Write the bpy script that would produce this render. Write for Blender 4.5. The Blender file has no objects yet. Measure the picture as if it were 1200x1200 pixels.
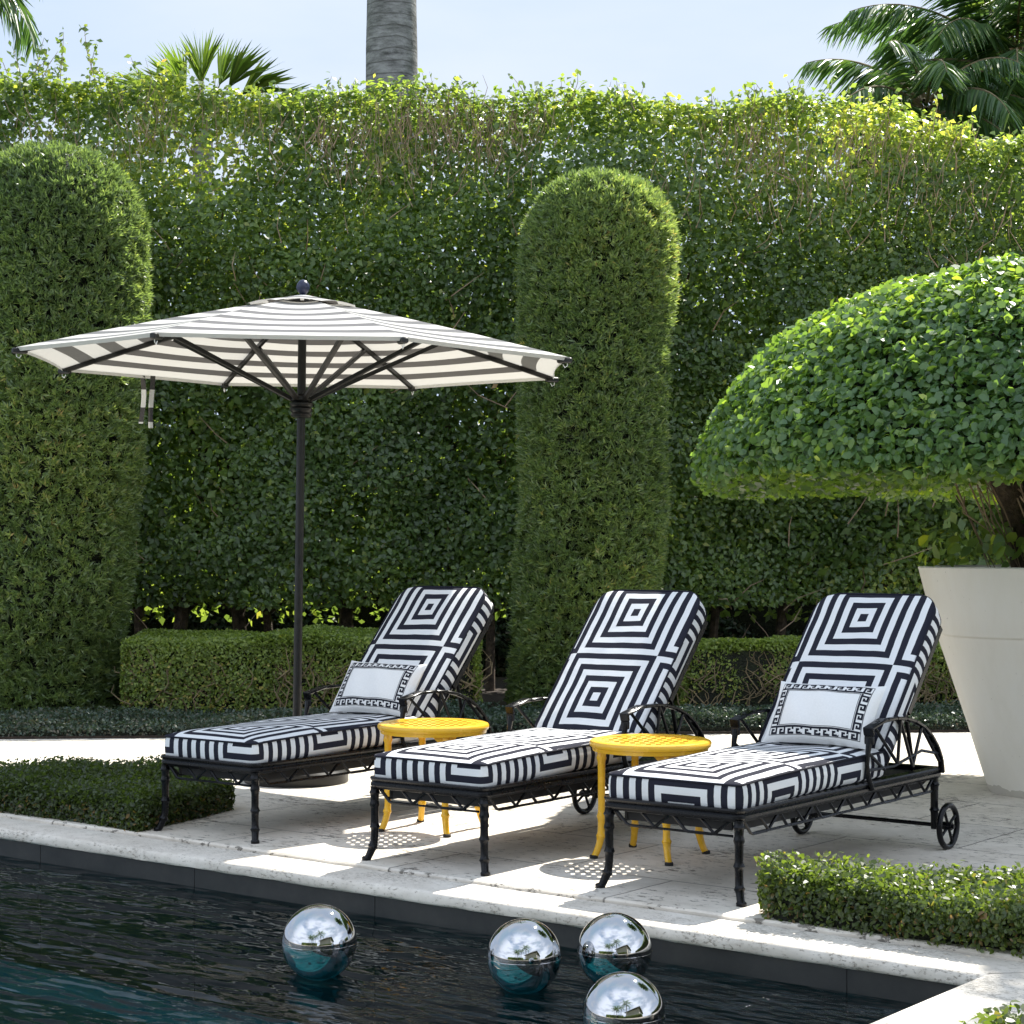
import bpy, math, random
import numpy as np
from mathutils import Vector, Matrix

random.seed(7)
RNG = np.random.default_rng(11)
S = bpy.context.scene
COL = S.collection
PI = math.pi
rad = math.radians

# ------------------------------------------------------------------ camera
cd = bpy.data.cameras.new('camera')
cam = bpy.data.objects.new('camera', cd)
COL.objects.link(cam)
cam.location = (0, 0, 1.5)
cam.rotation_euler = (PI / 2, 0, 0)
cd.sensor_width = 36
cd.lens = 66.96
cd.shift_y = 0.0317
cd.clip_end = 2000
S.camera = cam

# ------------------------------------------------------------------ sky
SUN_EL, SUN_AZ = rad(51.0), rad(33.7)
W = bpy.data.worlds.new('World')
S.world = W
W.use_nodes = True
wt = W.node_tree
wt.nodes.clear()
wo = wt.nodes.new('ShaderNodeOutputWorld')
bg = wt.nodes.new('ShaderNodeBackground')
sky = wt.nodes.new('ShaderNodeTexSky')
sky.sky_type = 'NISHITA'
sky.sun_disc = False
sky.sun_elevation = SUN_EL
sky.sun_rotation = SUN_AZ
sky.air_density = 1.0
sky.dust_density = 0.5
sky.ozone_density = 1.0
tc = wt.nodes.new('ShaderNodeTexCoord')
mp = wt.nodes.new('ShaderNodeMapping')
mp.inputs['Scale'].default_value = (1.0, 1.0, 3.2)
nz = wt.nodes.new('ShaderNodeTexNoise')
nz.inputs['Scale'].default_value = 2.2
nz.inputs['Detail'].default_value = 6
cr = wt.nodes.new('ShaderNodeValToRGB')
cr.color_ramp.elements[0].position = 0.45
cr.color_ramp.elements[0].color = (0, 0, 0, 1)
cr.color_ramp.elements[1].position = 0.8
cr.color_ramp.elements[1].color = (0.9, 0.9, 0.9, 1)
HAZE = (1.40, 1.70, 2.20, 1)
dkn = wt.nodes.new('ShaderNodeMixRGB')
dkn.blend_type = 'DARKEN'
dkn.inputs['Fac'].default_value = 1.0
dkn.inputs['Color2'].default_value = HAZE
mh = wt.nodes.new('ShaderNodeMixRGB')
mh.inputs['Fac'].default_value = 0.5
mh.inputs['Color2'].default_value = HAZE
mx = wt.nodes.new('ShaderNodeMixRGB')
mx.inputs['Color2'].default_value = (2.0, 2.1, 2.28, 1)
wt.links.new(tc.outputs['Generated'], mp.inputs['Vector'])
wt.links.new(mp.outputs['Vector'], nz.inputs['Vector'])
wt.links.new(nz.outputs['Fac'], cr.inputs['Fac'])
wt.links.new(sky.outputs['Color'], dkn.inputs['Color1'])
wt.links.new(dkn.outputs['Color'], mh.inputs['Color1'])
wt.links.new(cr.outputs['Color'], mx.inputs['Fac'])
wt.links.new(mh.outputs['Color'], mx.inputs['Color1'])
# unseen cloud deck added away from the sun to brighten the shade
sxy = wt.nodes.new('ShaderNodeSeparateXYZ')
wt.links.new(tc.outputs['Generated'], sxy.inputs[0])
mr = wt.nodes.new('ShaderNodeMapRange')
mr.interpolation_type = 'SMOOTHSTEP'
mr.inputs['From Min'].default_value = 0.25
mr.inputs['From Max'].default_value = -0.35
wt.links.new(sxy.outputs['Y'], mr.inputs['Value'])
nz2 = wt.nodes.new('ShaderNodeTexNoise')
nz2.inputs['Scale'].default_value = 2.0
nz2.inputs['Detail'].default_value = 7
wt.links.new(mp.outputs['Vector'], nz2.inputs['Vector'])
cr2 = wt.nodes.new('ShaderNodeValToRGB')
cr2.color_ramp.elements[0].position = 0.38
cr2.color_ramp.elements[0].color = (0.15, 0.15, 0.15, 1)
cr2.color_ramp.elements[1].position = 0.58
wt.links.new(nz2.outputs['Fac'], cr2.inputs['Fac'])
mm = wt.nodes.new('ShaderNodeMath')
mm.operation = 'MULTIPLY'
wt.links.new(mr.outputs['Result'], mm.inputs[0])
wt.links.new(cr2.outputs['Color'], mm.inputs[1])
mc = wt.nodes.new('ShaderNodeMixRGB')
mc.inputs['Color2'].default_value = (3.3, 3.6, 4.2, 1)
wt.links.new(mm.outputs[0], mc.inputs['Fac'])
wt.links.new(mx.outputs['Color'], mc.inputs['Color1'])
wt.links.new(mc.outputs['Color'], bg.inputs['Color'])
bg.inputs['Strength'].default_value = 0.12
wt.links.new(bg.outputs['Background'], wo.inputs['Surface'])

# ------------------------------------------------------------------ sun
sd = bpy.data.lights.new('sun', 'SUN')
sd.energy = 2.6
sd.angle = rad(0.53)
sd.color = (1.0, 0.95, 0.86)
sun = bpy.data.objects.new('sun', sd)
COL.objects.link(sun)
to_sun = Vector((math.sin(SUN_AZ) * math.cos(SUN_EL), math.cos(SUN_AZ) * math.cos(SUN_EL), math.sin(SUN_EL)))
sun.rotation_euler = (-to_sun).to_track_quat('-Z', 'Y').to_euler()
sun.location = to_sun * 60

S.view_settings.view_transform = 'Standard'
S.view_settings.look = 'None'
S.view_settings.exposure = 2.0
S.view_settings.gamma = 1
S.render.engine = 'CYCLES'
S.cycles.max_bounces = 8
S.cycles.transparent_max_bounces = 8
S.cycles.sample_clamp_indirect = 6
S.cycles.use_denoising = True

# ================================================================== helpers
class Nd:
    """small wrapper to write node maths"""
    def __init__(s, m):
        m.use_nodes = True
        s.t = m.node_tree
        s.t.nodes.clear()
        s.out = s.t.nodes.new('ShaderNodeOutputMaterial')
    def n(s, typ, **kw):
        x = s.t.nodes.new(typ)
        for k, v in kw.items():
            setattr(x, k, v)
        return x
    def set(s, sock, v):
        if hasattr(v, 'is_linked'):
            s.t.links.new(v, sock)
        else:
            sock.default_value = v
    def m(s, op, a, b=0.0, c=0.0):
        x = s.n('ShaderNodeMath', operation=op)
        for i, v in enumerate((a, b, c)):
            s.set(x.inputs[i], v)
        return x.outputs[0]
    def noise(s, scale, detail=3, rough=0.5, vec=None):
        x = s.n('ShaderNodeTexNoise')
        x.inputs['Scale'].default_value = scale
        x.inputs['Detail'].default_value = detail
        x.inputs['Roughness'].default_value = rough
        if vec is None:
            vec = s.obj()
        s.t.links.new(vec, x.inputs['Vector'])
        return x.outputs['Fac']
    def obj(s):
        if not hasattr(s, '_o'):
            s._o = s.n('ShaderNodeTexCoord')
        return s._o.outputs['Object']
    def uv(s):
        if not hasattr(s, '_o'):
            s._o = s.n('ShaderNodeTexCoord')
        return s._o.outputs['UV']
    def ramp(s, fac, stops):
        x = s.n('ShaderNodeValToRGB')
        e = x.color_ramp.elements
        while len(e) > 1:
            e.remove(e[-1])
        e[0].position, e[0].color = stops[0][0], (*stops[0][1], 1)
        for p, c in stops[1:]:
            k = e.new(p)
            k.color = (*c, 1)
        s.t.links.new(fac, x.inputs['Fac'])
        return x.outputs['Color']
    def mix(s, fac, a, b, typ='MIX'):
        x = s.n('ShaderNodeMixRGB', blend_type=typ)
        s.set(x.inputs['Fac'], fac)
        for k, v in (('Color1', a), ('Color2', b)):
            if isinstance(v, tuple):
                v = (*v, 1)
            s.set(x.inputs[k], v)
        return x.outputs['Color']
    def bump(s, h, strength=0.3, dist=0.01):
        x = s.n('ShaderNodeBump')
        x.inputs['Strength'].default_value = strength
        x.inputs['Distance'].default_value = dist
        s.t.links.new(h, x.inputs['Height'])
        return x.outputs['Normal']
    def bsdf(s, color, rough=0.5, metal=0.0, spec=0.5, normal=None, **kw):
        x = s.n('ShaderNodeBsdfPrincipled')
        if isinstance(color, tuple):
            color = (*color, 1)
        s.set(x.inputs['Base Color'], color)
        s.set(x.inputs['Roughness'], rough)
        s.set(x.inputs['Metallic'], metal)
        s.set(x.inputs['Specular IOR Level'], spec)
        if normal is not None:
            s.t.links.new(normal, x.inputs['Normal'])
        for k, v in kw.items():
            s.set(x.inputs[k.replace('_', ' ')], v)
        return x.outputs['BSDF']
    def finish(s, sh):
        s.t.links.new(sh, s.out.inputs['Surface'])
    def trans_mix(s, sh, color, f):
        x = s.n('ShaderNodeBsdfTranslucent')
        if isinstance(color, tuple):
            color = (*color, 1)
        s.set(x.inputs['Color'], color)
        y = s.n('ShaderNodeMixShader')
        s.set(y.inputs[0], f)
        s.t.links.new(sh, y.inputs[1])
        s.t.links.new(x.outputs[0], y.inputs[2])
        return y.outputs[0]


def newmat(name):
    return bpy.data.materials.new(name)


def plain(name, c, rough=0.5, metal=0.0, spec=0.5, var=0.25, scale=20.0, bump=0.1, bdist=0.003):
    m = newmat(name)
    k = Nd(m)
    f = k.noise(scale, 4)
    lo = tuple(v * (1 - var) for v in c)
    hi = tuple(min(1, v * (1 + var)) for v in c)
    col = k.ramp(f, [(0.3, lo), (0.7, hi)])
    r = k.m('MULTIPLY_ADD', f, 0.16, rough - 0.08)
    k.finish(k.bsdf(col, r, metal, spec, k.bump(k.noise(scale * 4, 3), bump, bdist)))
    return m


def leafmat(name, stops, tr_mul=(1.5, 1.6, 0.7), trans=0.35, rough=0.4, spec=0.5):
    m = newmat(name)
    k = Nd(m)
    a = k.n('ShaderNodeAttribute', attribute_name='tint')
    col = k.ramp(a.outputs['Fac'], stops)
    tcol = k.mix(1.0, col, tuple(tr_mul), 'MULTIPLY')
    sh = k.bsdf(col, rough, 0, spec)
    k.finish(k.trans_mix(sh, tcol, trans))
    return m


class MB:
    """collects faces, then builds ONE mesh object"""
    def __init__(s):
        s.v, s.f, s.uv, s.mi = [], [], [], []
    def add(s, vs, fs, mi=0, uvs=None):
        b = len(s.v)
        s.v += [tuple(p) for p in vs]
        for i, f in enumerate(fs):
            s.f.append(tuple(b + j for j in f))
            s.mi.append(mi)
            s.uv.append(uvs[i] if uvs else None)
        return s
    def box(s, c, size, rz=0.0, M=None, bev=0.0):
        hx, hy, hz = (x / 2 for x in size)
        b = min(bev, hx * .9, hy * .9, hz * .9)
        if b <= 0:
            vs = [(x, y, z) for z in (-hz, hz) for x, y in ((-hx, -hy), (hx, -hy), (hx, hy), (-hx, hy))]
            fs = [(3, 2, 1, 0), (4, 5, 6, 7)] + [(i, (i + 1) % 4, 4 + (i + 1) % 4, 4 + i) for i in range(4)]
        else:
            rings = []
            for z, d in ((-hz, b), (-hz + b, 0), (hz - b, 0), (hz, b)):
                r = []
                for sx, sy, o in ((-1, -1, 0), (1, -1, 1), (1, 1, 0), (-1, 1, 1)):
                    p1 = (sx * (hx - d), sy * (hy - d - b))
                    p2 = (sx * (hx - d - b), sy * (hy - d))
                    r += [p1, p2] if o == 0 else [p2, p1]
                rings.append([(x, y, z) for x, y in r])
            vs = [p for r in rings for p in r]
            fs = [tuple(range(7, -1, -1)), tuple(range(24, 32))]
            for k in range(3):
                for i in range(8):
                    j = (i + 1) % 8
                    fs.append((k * 8 + i, k * 8 + j, k * 8 + 8 + j, k * 8 + 8 + i))
        R = Matrix.Translation(Vector(c)) @ (M if M is not None else Matrix.Rotation(rz, 4, 'Z'))
        s.add([R @ Vector(p) for p in vs], fs)
        return s
    def bar(s, a, b, w, h, up=(0, 0, 1), bev=0.002):
        a, b = Vector(a), Vector(b)
        d = b - a
        x = d.normalized()
        y = Vector(up).cross(x)
        if y.length < 1e-4:
            y = Vector((1, 0, 0)).cross(x)
        y.normalize()
        z = x.cross(y)
        M = Matrix((x, y, z)).transposed().to_4x4()
        return s.box((a + b) / 2, (d.length, w, h), M=M, bev=bev)
    def tube(s, pts, r, n=8, closed=False, caps=True):
        pts = [Vector(p) for p in pts]
        m = len(pts)
        rs = r if isinstance(r, (list, tuple)) else [r] * m
        up = None
        rings = []
        for i, p in enumerate(pts):
            if closed:
                t = pts[(i + 1) % m] - pts[i - 1]
            else:
                t = pts[min(i + 1, m - 1)] - pts[max(i - 1, 0)]
            if t.length < 1e-9:
                t = Vector((0, 0, 1))
            t.normalize()
            if up is None:
                up = t.orthogonal().normalized()
            else:
                up = (up - t * up.dot(t))
                up = up.normalized() if up.length > 1e-6 else t.orthogonal().normalized()
            sd_ = t.cross(up)
            rings.append([p + (up * math.cos(2 * PI * k / n) + sd_ * math.sin(2 * PI * k / n)) * rs[i] for k in range(n)])
        vs = [q for g in rings for q in g]
        fs = []
        for i in range(m if closed else m - 1):
            j = (i + 1) % m
            for k in range(n):
                l = (k + 1) % n
                fs.append((i * n + k, i * n + l, j * n + l, j * n + k))
        if caps and not closed:
            fs.append(tuple(range(n - 1, -1, -1)))
            fs.append(tuple((m - 1) * n + k for k in range(n)))
        return s.add(vs, fs)
    def lathe(s, prof, n=32, c=(0, 0, 0), cap0=True, cap1=True):
        vs, fs = [], []
        for r, z in prof:
            for k in range(n):
                a = 2 * PI * k / n
                vs.append((c[0] + r * math.cos(a), c[1] + r * math.sin(a), c[2] + z))
        for i in range(len(prof) - 1):
            for k in range(n):
                l = (k + 1) % n
                fs.append((i * n + k, i * n + l, (i + 1) * n + l, (i + 1) * n + k))
        if cap0:
            fs.append(tuple(range(n - 1, -1, -1)))
        if cap1:
            fs.append(tuple((len(prof) - 1) * n + k for k in range(n)))
        return s.add(vs, fs)
    def rings(s, rr, close=True, cap0=False, cap1=False, mi=0):
        n = len(rr[0])
        vs = [p for r in rr for p in r]
        fs = []
        for i in range(len(rr) - 1):
            for k in range(n if close else n - 1):
                l = (k + 1) % n
                fs.append((i * n + k, i * n + l, (i + 1) * n + l, (i + 1) * n + k))
        if cap0:
            fs.append(tuple(range(n - 1, -1, -1)))
        if cap1:
            fs.append(tuple((len(rr) - 1) * n + k for k in range(n)))
        return s.add(vs, fs, mi)
    def build(s, name, mats, parent=None, smooth=True, angle=40, loc=None, rotz=0.0):
        me = bpy.data.meshes.new(name)
        me.from_pydata(s.v, [], s.f)
        if not isinstance(mats, (list, tuple)):
            mats = [mats]
        for m in mats:
            me.materials.append(m)
        if len(mats) > 1:
            me.polygons.foreach_set('material_index', s.mi)
        if any(u is not None for u in s.uv):
            L = me.uv_layers.new(name='UVMap')
            fl = []
            for f, u in zip(s.f, s.uv):
                fl += [c for q in (u or [(0, 0)] * len(f)) for c in q]
            L.data.foreach_set('uv', fl)
        me.update()
        if smooth:
            me.polygons.foreach_set('use_smooth', [True] * len(me.polygons))
            me.set_sharp_from_angle(angle=rad(angle))
        o = bpy.data.objects.new(name, me)
        COL.objects.link(o)
        if parent:
            o.parent = parent
        if loc:
            o.location = loc
        o.rotation_euler.z = rotz
        return o


def tag(o, label=None, cat=None, group=None, kind=None):
    if label: o['label'] = label
    if cat: o['category'] = cat
    if group: o['group'] = group
    if kind: o['kind'] = kind
    return o


def thing(name, label, cat, loc=(0, 0, 0), rotz=0.0, group=None):
    o = bpy.data.objects.new(name, None)
    o.empty_display_size = 0.2
    COL.objects.link(o)
    o.location = loc
    o.rotation_euler.z = rotz
    return tag(o, label, cat, group)


def copy_tree(o, parent=None):
    c = o.copy()
    COL.objects.link(c)
    if parent:
        c.parent = parent
    for ch in list(o.children):
        copy_tree(ch, c)
    return c


# ---- leaf clouds ---------------------------------------------------
def unit(a):
    return a / np.maximum(np.linalg.norm(a, axis=1, keepdims=True), 1e-9)


class Wob:
    """smooth pseudo noise in 3D, about -1..1"""
    def __init__(s, freq, seed, octaves=14):
        r = np.random.default_rng(seed)
        s.k = r.normal(size=(octaves, 3)) * freq
        s.p = r.uniform(0, 6.28, octaves)
    def __call__(s, P):
        P = np.asarray(P, float)
        return np.sin(P @ s.k.T + s.p).sum(1) / math.sqrt(len(s.p)) / 1.2


def leaf_mesh(name, mat, P, N, L, Wd, tint, parent=None, shape='kite', droop=0.4, fold=0.25, tdir=None, jit=0.5, rng=RNG, loc=None):
    n = len(P)
    P = np.asarray(P, float)
    N = unit(np.asarray(N, float) + rng.normal(size=(n, 3)) * jit)
    R = rng.normal(size=(n, 3))
    if tdir is not None:
        R = R * 0.55 + np.asarray(tdir) * 1.0
    T = R - (R * N).sum(1, keepdims=True) * N
    T = unit(T)
    T[:, 2] -= droop
    T = unit(T - (T * N).sum(1, keepdims=True) * N)
    B = np.cross(N, T)
    L = np.asarray(L, float).reshape(-1, 1) * np.ones((n, 1))
    Wd = np.asarray(Wd, float).reshape(-1, 1) * np.ones((n, 1))
    if shape == 'kite':
        V = np.stack([P - T * L * .5, P - T * L * .08 + B * Wd * .5 + N * Wd * fold, P + T * L * .5, P - T * L * .08 - B * Wd * .5 + N * Wd * fold], 1)
    elif shape == 'oval':
        V = np.stack([P - T * L * .5, P - T * L * .2 + B * Wd * .38, P + T * L * .22 + B * Wd * .5, P + T * L * .5,
                      P + T * L * .22 - B * Wd * .5, P - T * L * .2 - B * Wd * .38], 1)
        V[:, [1, 2, 4, 5]] += (N * Wd * fold)[:, None, :]
    elif shape == 'strap':   # rooted at P, pointing along T
        V = np.stack([P - B * Wd * .2, P + T * L * .45 + B * Wd * .5 + N * L * .05, P + T * L, P + T * L * .45 - B * Wd * .5 + N * L * .05], 1)
    k = V.shape[1]
    me = bpy.data.meshes.new(name)
    me.vertices.add(n * k)
    me.vertices.foreach_set('co', V.reshape(-1).astype(np.float32))
    me.loops.add(n * k)
    me.loops.foreach_set('vertex_index', np.arange(n * k, dtype=np.int32))
    me.polygons.add(n)
    me.polygons.foreach_set('loop_start', np.arange(0, n * k, k, dtype=np.int32))
    me.update(calc_edges=True)
    at = me.attributes.new('tint', 'FLOAT', 'FACE')
    at.data.foreach_set('value', np.clip(tint, 0, 1).astype(np.float32))
    me.materials.append(mat)
    o = bpy.data.objects.new(name, me)
    COL.objects.link(o)
    if parent:
        o.parent = parent
    if loc:
        o.location = loc
    return o


# ================================================================== materials
M_lawn = plain('lawn_grass', (0.06, 0.11, 0.02), 0.8, var=0.5, scale=6, bump=0.6, bdist=0.03)
M_soil = plain('dark_soil', (0.03, 0.02, 0.013), 0.9, var=0.5, scale=25, bump=0.8, bdist=0.02)
M_frame = plain('black_cast_metal', (0.004, 0.0042, 0.0055), 0.28, 0.0, 0.22, scale=30, bump=0.06)
M_sling = plain('dark_sling', (0.012, 0.012, 0.013), 0.7, scale=60)
M_rubber = plain('black_rubber', (0.012, 0.012, 0.012), 0.75, scale=40)
M_yellow = plain('yellow_enamel', (0.78, 0.44, 0.028), 0.26, 0.0, 0.5, var=0.06, scale=12, bump=0.04)
M_white = plain('white_fabric', (0.73, 0.73, 0.72), 0.85, 0, 0.2, var=0.03, scale=120, bump=0.15, bdist=0.001)
M_navy = plain('navy_thread', (0.012, 0.013, 0.022), 0.8, 0, 0.2, scale=90)
M_umbm = plain('charcoal_aluminium', (0.013, 0.0125, 0.012), 0.4, 0.0, 0.35, scale=30, bump=0.04)
M_finial = plain('dark_blue_finial', (0.012, 0.016, 0.045), 0.3, 0, 0.5, scale=25)
M_cord = plain('white_cord', (0.75, 0.74, 0.7), 0.8)
M_pot = newmat('cream_planter')
k = Nd(M_pot)
mpn = k.n('ShaderNodeMapping')
mpn.inputs['Scale'].default_value = (5, 5, 0.7)
k.t.links.new(k.obj(), mpn.inputs['Vector'])
col = k.ramp(k.noise(1.6, 5, .65, mpn.outputs['Vector']), [(0.3, (0.79, 0.76, 0.67)), (0.5, (0.82, 0.79, 0.705)), (0.75, (0.84, 0.815, 0.74))])
sxyz = k.n('ShaderNodeSeparateXYZ')
k.t.links.new(k.obj(), sxyz.inputs[0])
low = k.m('LESS_THAN', k.m('ADD', sxyz.outputs[2], k.m('MULTIPLY', k.noise(9, 4), -0.09)), 0.0)
col = k.mix(k.m('MULTIPLY', low, .5), col, (0.30, 0.27, 0.22))
spk = k.ramp(k.noise(38, 2), [(0.24, (1, 1, 1)), (0.28, (0, 0, 0))])
col = k.mix(k.m('MULTIPLY', spk, .35), col, (0.3, 0.27, 0.22))
k.finish(k.bsdf(col, 0.5, 0, 0.35, k.bump(k.noise(30, 4), 0.08, 0.003)))
M_bark = plain('grey_bark', (0.085, 0.062, 0.042), 0.9, var=0.6, scale=18, bump=0.9, bdist=0.02)
M_twig = plain('brown_twig', (0.30, 0.215, 0.145), 0.9, var=0.4, scale=8)
M_twig2 = plain('pale_stem', (0.17, 0.13, 0.07), 0.9, var=0.4, scale=8)
M_core = plain('shade_core', (0.012, 0.016, 0.006), 0.95, var=0.6, scale=14, bump=1.0, bdist=0.05)  # solid light-blocking core, near-black to stand for the shade inside foliage
M_stone = plain('wet_stone', (0.10, 0.09, 0.07), 0.6, var=0.5, scale=14, bump=0.7, bdist=0.02)
M_wall = plain('house_stucco', (0.45, 0.42, 0.36), 0.85)
M_roof = plain('dark_roof_tile', (0.09, 0.085, 0.08), 0.7, scale=5, var=.4)
M_glassd = plain('dark_window_glass', (0.02, 0.025, 0.03), 0.08, 0, 0.6)

# mirror balls
M_mirror = newmat('mirror_steel')
k = Nd(M_mirror)
f = k.noise(9, 5)
k.finish(k.bsdf((0.52, 0.525, 0.53), k.m('MULTIPLY_ADD', f, 0.05, 0.015), 1.0, 0.5))

# coral stone
def coral(name, joints=True, pit_amt=0.0):
    m = newmat(name)
    k = Nd(m)
    big = k.noise(0.9, 4, 0.6)
    mid = k.noise(7, 5, 0.65)
    col = k.ramp(big, [(0.3, (0.58, 0.53, 0.455)), (0.55, (0.71, 0.66, 0.585)), (0.75, (0.78, 0.735, 0.66))])
    col = k.mix(0.55, col, k.ramp(mid, [(0.3, (0.62, 0.6, 0.56)), (0.7, (1, 1, 1))]), 'MULTIPLY')
    mpn = k.n('ShaderNodeMapping')
    mpn.inputs['Scale'].default_value = (0.55, 1.3, 1)
    k.t.links.new(k.obj(), mpn.inputs['Vector'])
    pit = k.noise(26 if joints else 85, 4, 0.75, mpn.outputs['Vector'])
    pm = k.noise(2.1, 3)
    thr = k.m('MULTIPLY_ADD', pm, 0.36, 0.240 + pit_amt)
    d = k.m('SUBTRACT', thr, pit)
    pits = k.n('ShaderNodeMapRange')
    pits.inputs[1].default_value = 0.0
    pits.inputs[2].default_value = 0.05
    k.t.links.new(d, pits.inputs[0])
    pv = pits.outputs[0]
    col = k.mix(k.m('MULTIPLY', pv, 0.8 if joints else 0.6), col, (0.085, 0.075, 0.06) if joints else (0.16, 0.13, 0.09))
    # mildew smears, elongated along the slabs
    mp2 = k.n('ShaderNodeMapping')
    mp2.inputs['Scale'].default_value = (0.8, 3.2, 1)
    k.t.links.new(k.obj(), mp2.inputs['Vector'])
    sm = k.noise(2.6, 6, 0.7, mp2.outputs['Vector'])
    col = k.mix(k.ramp(sm, [(0.62, (0, 0, 0)), (0.76, (0.55, 0.55, 0.55) if joints else (0.12, 0.12, 0.12))]), col, (0.20, 0.18, 0.15))
    hgt = k.m('MULTIPLY_ADD', pv, -1.0, k.m('MULTIPLY', mid, 0.25))
    if joints:
        br = k.n('ShaderNodeTexBrick')
        br.offset = 0.5
        br.inputs['Scale'].default_value = 1.0
        br.inputs['Brick Width'].default_value = 1.22
        br.inputs['Row Height'].default_value = 0.81
        br.inputs['Mortar Size'].default_value = 0.006
        br.inputs['Mortar Smooth'].default_value = 0.3
        br.inputs['Color1'].default_value = (0.93, 0.93, 0.93, 1)
        br.inputs['Color2'].default_value = (1.04, 1.03, 1.01, 1)
        br.inputs['Mortar'].default_value = (1, 1, 1, 1)
        wob = k.n('ShaderNodeTexNoise')
        wob.inputs['Scale'].default_value = 6
        wob.inputs['Detail'].default_value = 4
        k.t.links.new(k.obj(), wob.inputs['Vector'])
        vm = k.n('ShaderNodeVectorMath', operation='MULTIPLY_ADD')
        k.t.links.new(wob.outputs['Color'], vm.inputs[0])
        vm.inputs[1].default_value = (0.022, 0.022, 0)
        k.t.links.new(k.obj(), vm.inputs[2])
        k.t.links.new(vm.outputs[0], br.inputs['Vector'])
        col = k.mix(1.0, col, br.outputs['Color'], 'MULTIPLY')
        col = k.mix(k.m('MULTIPLY', br.outputs['Fac'], 0.75), col, (0.10, 0.09, 0.075))
        hgt = k.m('MULTIPLY_ADD', br.outputs['Fac'], -1.2, hgt)
    k.finish(k.bsdf(col, 0.75, 0, 0.3, k.bump(hgt, 0.5, 0.008)))
    return m
M_patio = coral('coral_stone_paving')
M_coping = coral('coral_stone_coping', False, 0.012)

# pool wall slate
M_slate = newmat('dark_slate_tile')
k = Nd(M_slate)
f = k.noise(3, 5, 0.7)
col = k.ramp(f, [(0.3, (0.015, 0.016, 0.016)), (0.7, (0.036, 0.035, 0.032))])
k.finish(k.bsdf(col, 0.6, 0, 0.4, k.bump(k.noise(20, 4), 0.2, 0.004)))
M_poolfloor = newmat('teal_pool_plaster')
k = Nd(M_poolfloor)
k.finish(k.bsdf(k.ramp(k.noise(1.2, 4), [(0.3, (0.010, 0.080, 0.088)), (0.7, (0.017, 0.122, 0.128))]), 0.8))

# water
M_water = newmat('pool_water')
k = Nd(M_water)
mpn = k.n('ShaderNodeMapping')
mpn.inputs['Rotation'].default_value = (0, 0, rad(12))
mpn.inputs['Scale'].default_value = (0.55, 1.5, 1)
k.t.links.new(k.obj(), mpn.inputs['Vector'])
n1 = k.noise(3.0, 2, 0.5, mpn.outputs['Vector'])
n2 = k.noise(7.0, 2, 0.5, mpn.outputs['Vector'])
n3 = k.noise(24, 2, 0.5, mpn.outputs['Vector'])
crest = k.m('POWER', n2, 2.2)
gust = k.ramp(k.noise(0.55, 2), [(0.38, (.25, .25, .25)), (0.62, (1, 1, 1))])
# churned water where the return jets stir the near corner
jv = k.n('ShaderNodeVectorMath', operation='DISTANCE')
k.t.links.new(k.obj(), jv.inputs[0])
jv.inputs[1].default_value = (-0.75, -0.75, 0)
jet = k.n('ShaderNodeMapRange')
jet.interpolation_type = 'SMOOTHSTEP'
jet.inputs['From Min'].default_value = 1.5
jet.inputs['From Max'].default_value = 0.1
k.t.links.new(jv.outputs['Value'], jet.inputs['Value'])
gust = k.m('MULTIPLY_ADD', jet.outputs[0], 4.0, gust)
h = k.m('MULTIPLY_ADD', crest, k.m('MULTIPLY', gust, 0.34), n1)
h = k.m('MULTIPLY_ADD', n3, k.m('MULTIPLY', gust, 0.03), h)
nor = k.bump(h, 1.0, 0.10)
gl = k.n('ShaderNodeBsdfGlossy')
gl.inputs['Roughness'].default_value = 0.02
k.t.links.new(nor, gl.inputs['Normal'])
tr = k.n('ShaderNodeBsdfTransparent')
tr.inputs['Color'].default_value = (0.42, 0.74, 0.80, 1)
fr = k.n('ShaderNodeFresnel')
fr.inputs['IOR'].default_value = 1.33
k.t.links.new(nor, fr.inputs['Normal'])
ms = k.n('ShaderNodeMixShader')
k.t.links.new(fr.outputs[0], ms.inputs[0])
k.t.links.new(tr.outputs[0], ms.inputs[1])
k.t.links.new(gl.outputs[0], ms.inputs[2])
k.finish(ms.outputs[0])

# cushion fabrics
NAVY = (0.021, 0.022, 0.033)
OFFW = (0.70, 0.71, 0.715)
TILE = 0.515
def fabric_out(k, f):
    wv = k.noise(260, 2)
    col = k.mix(f, OFFW, NAVY)
    col = k.mix(0.12, col, k.ramp(wv, [(0.3, (0.6, 0.6, 0.6)), (0.7, (1, 1, 1))]), 'MULTIPLY')
    nb = k.bump(k.m('MULTIPLY_ADD', wv, 0.10, k.noise(7, 4)), 0.45, 0.018)
    k.finish(k.bsdf(col, 0.9, 0, 0.1, nb))
M_squares = newmat('black_white_squares_fabric')
k = Nd(M_squares)
sx = k.n('ShaderNodeSeparateXYZ')
k.t.links.new(k.uv(), sx.inputs[0])
wx = k.m('MULTIPLY_ADD', k.noise(5, 2), 0.014, -0.007)
wy = k.m('MULTIPLY_ADD', k.noise(4.1, 2), 0.014, -0.007)
ax = k.m('DIVIDE', k.m('ADD', sx.outputs[0], wx), TILE)
ay = k.m('DIVIDE', k.m('ADD', sx.outputs[1], wy), TILE)
ix, iy = k.m('FLOOR', ax), k.m('FLOOR', ay)
fx = k.m('ABSOLUTE', k.m('SUBTRACT', k.m('FRACT', ax), 0.5))
fy = k.m('ABSOLUTE', k.m('SUBTRACT', k.m('FRACT', ay), 0.5))
ring = k.m('FLOOR', k.m('MULTIPLY_ADD', k.m('MAXIMUM', fx, fy), 2 * 7.7, 0.3))
par = k.m('ADD', k.m('ADD', ix, iy), ring)
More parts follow.
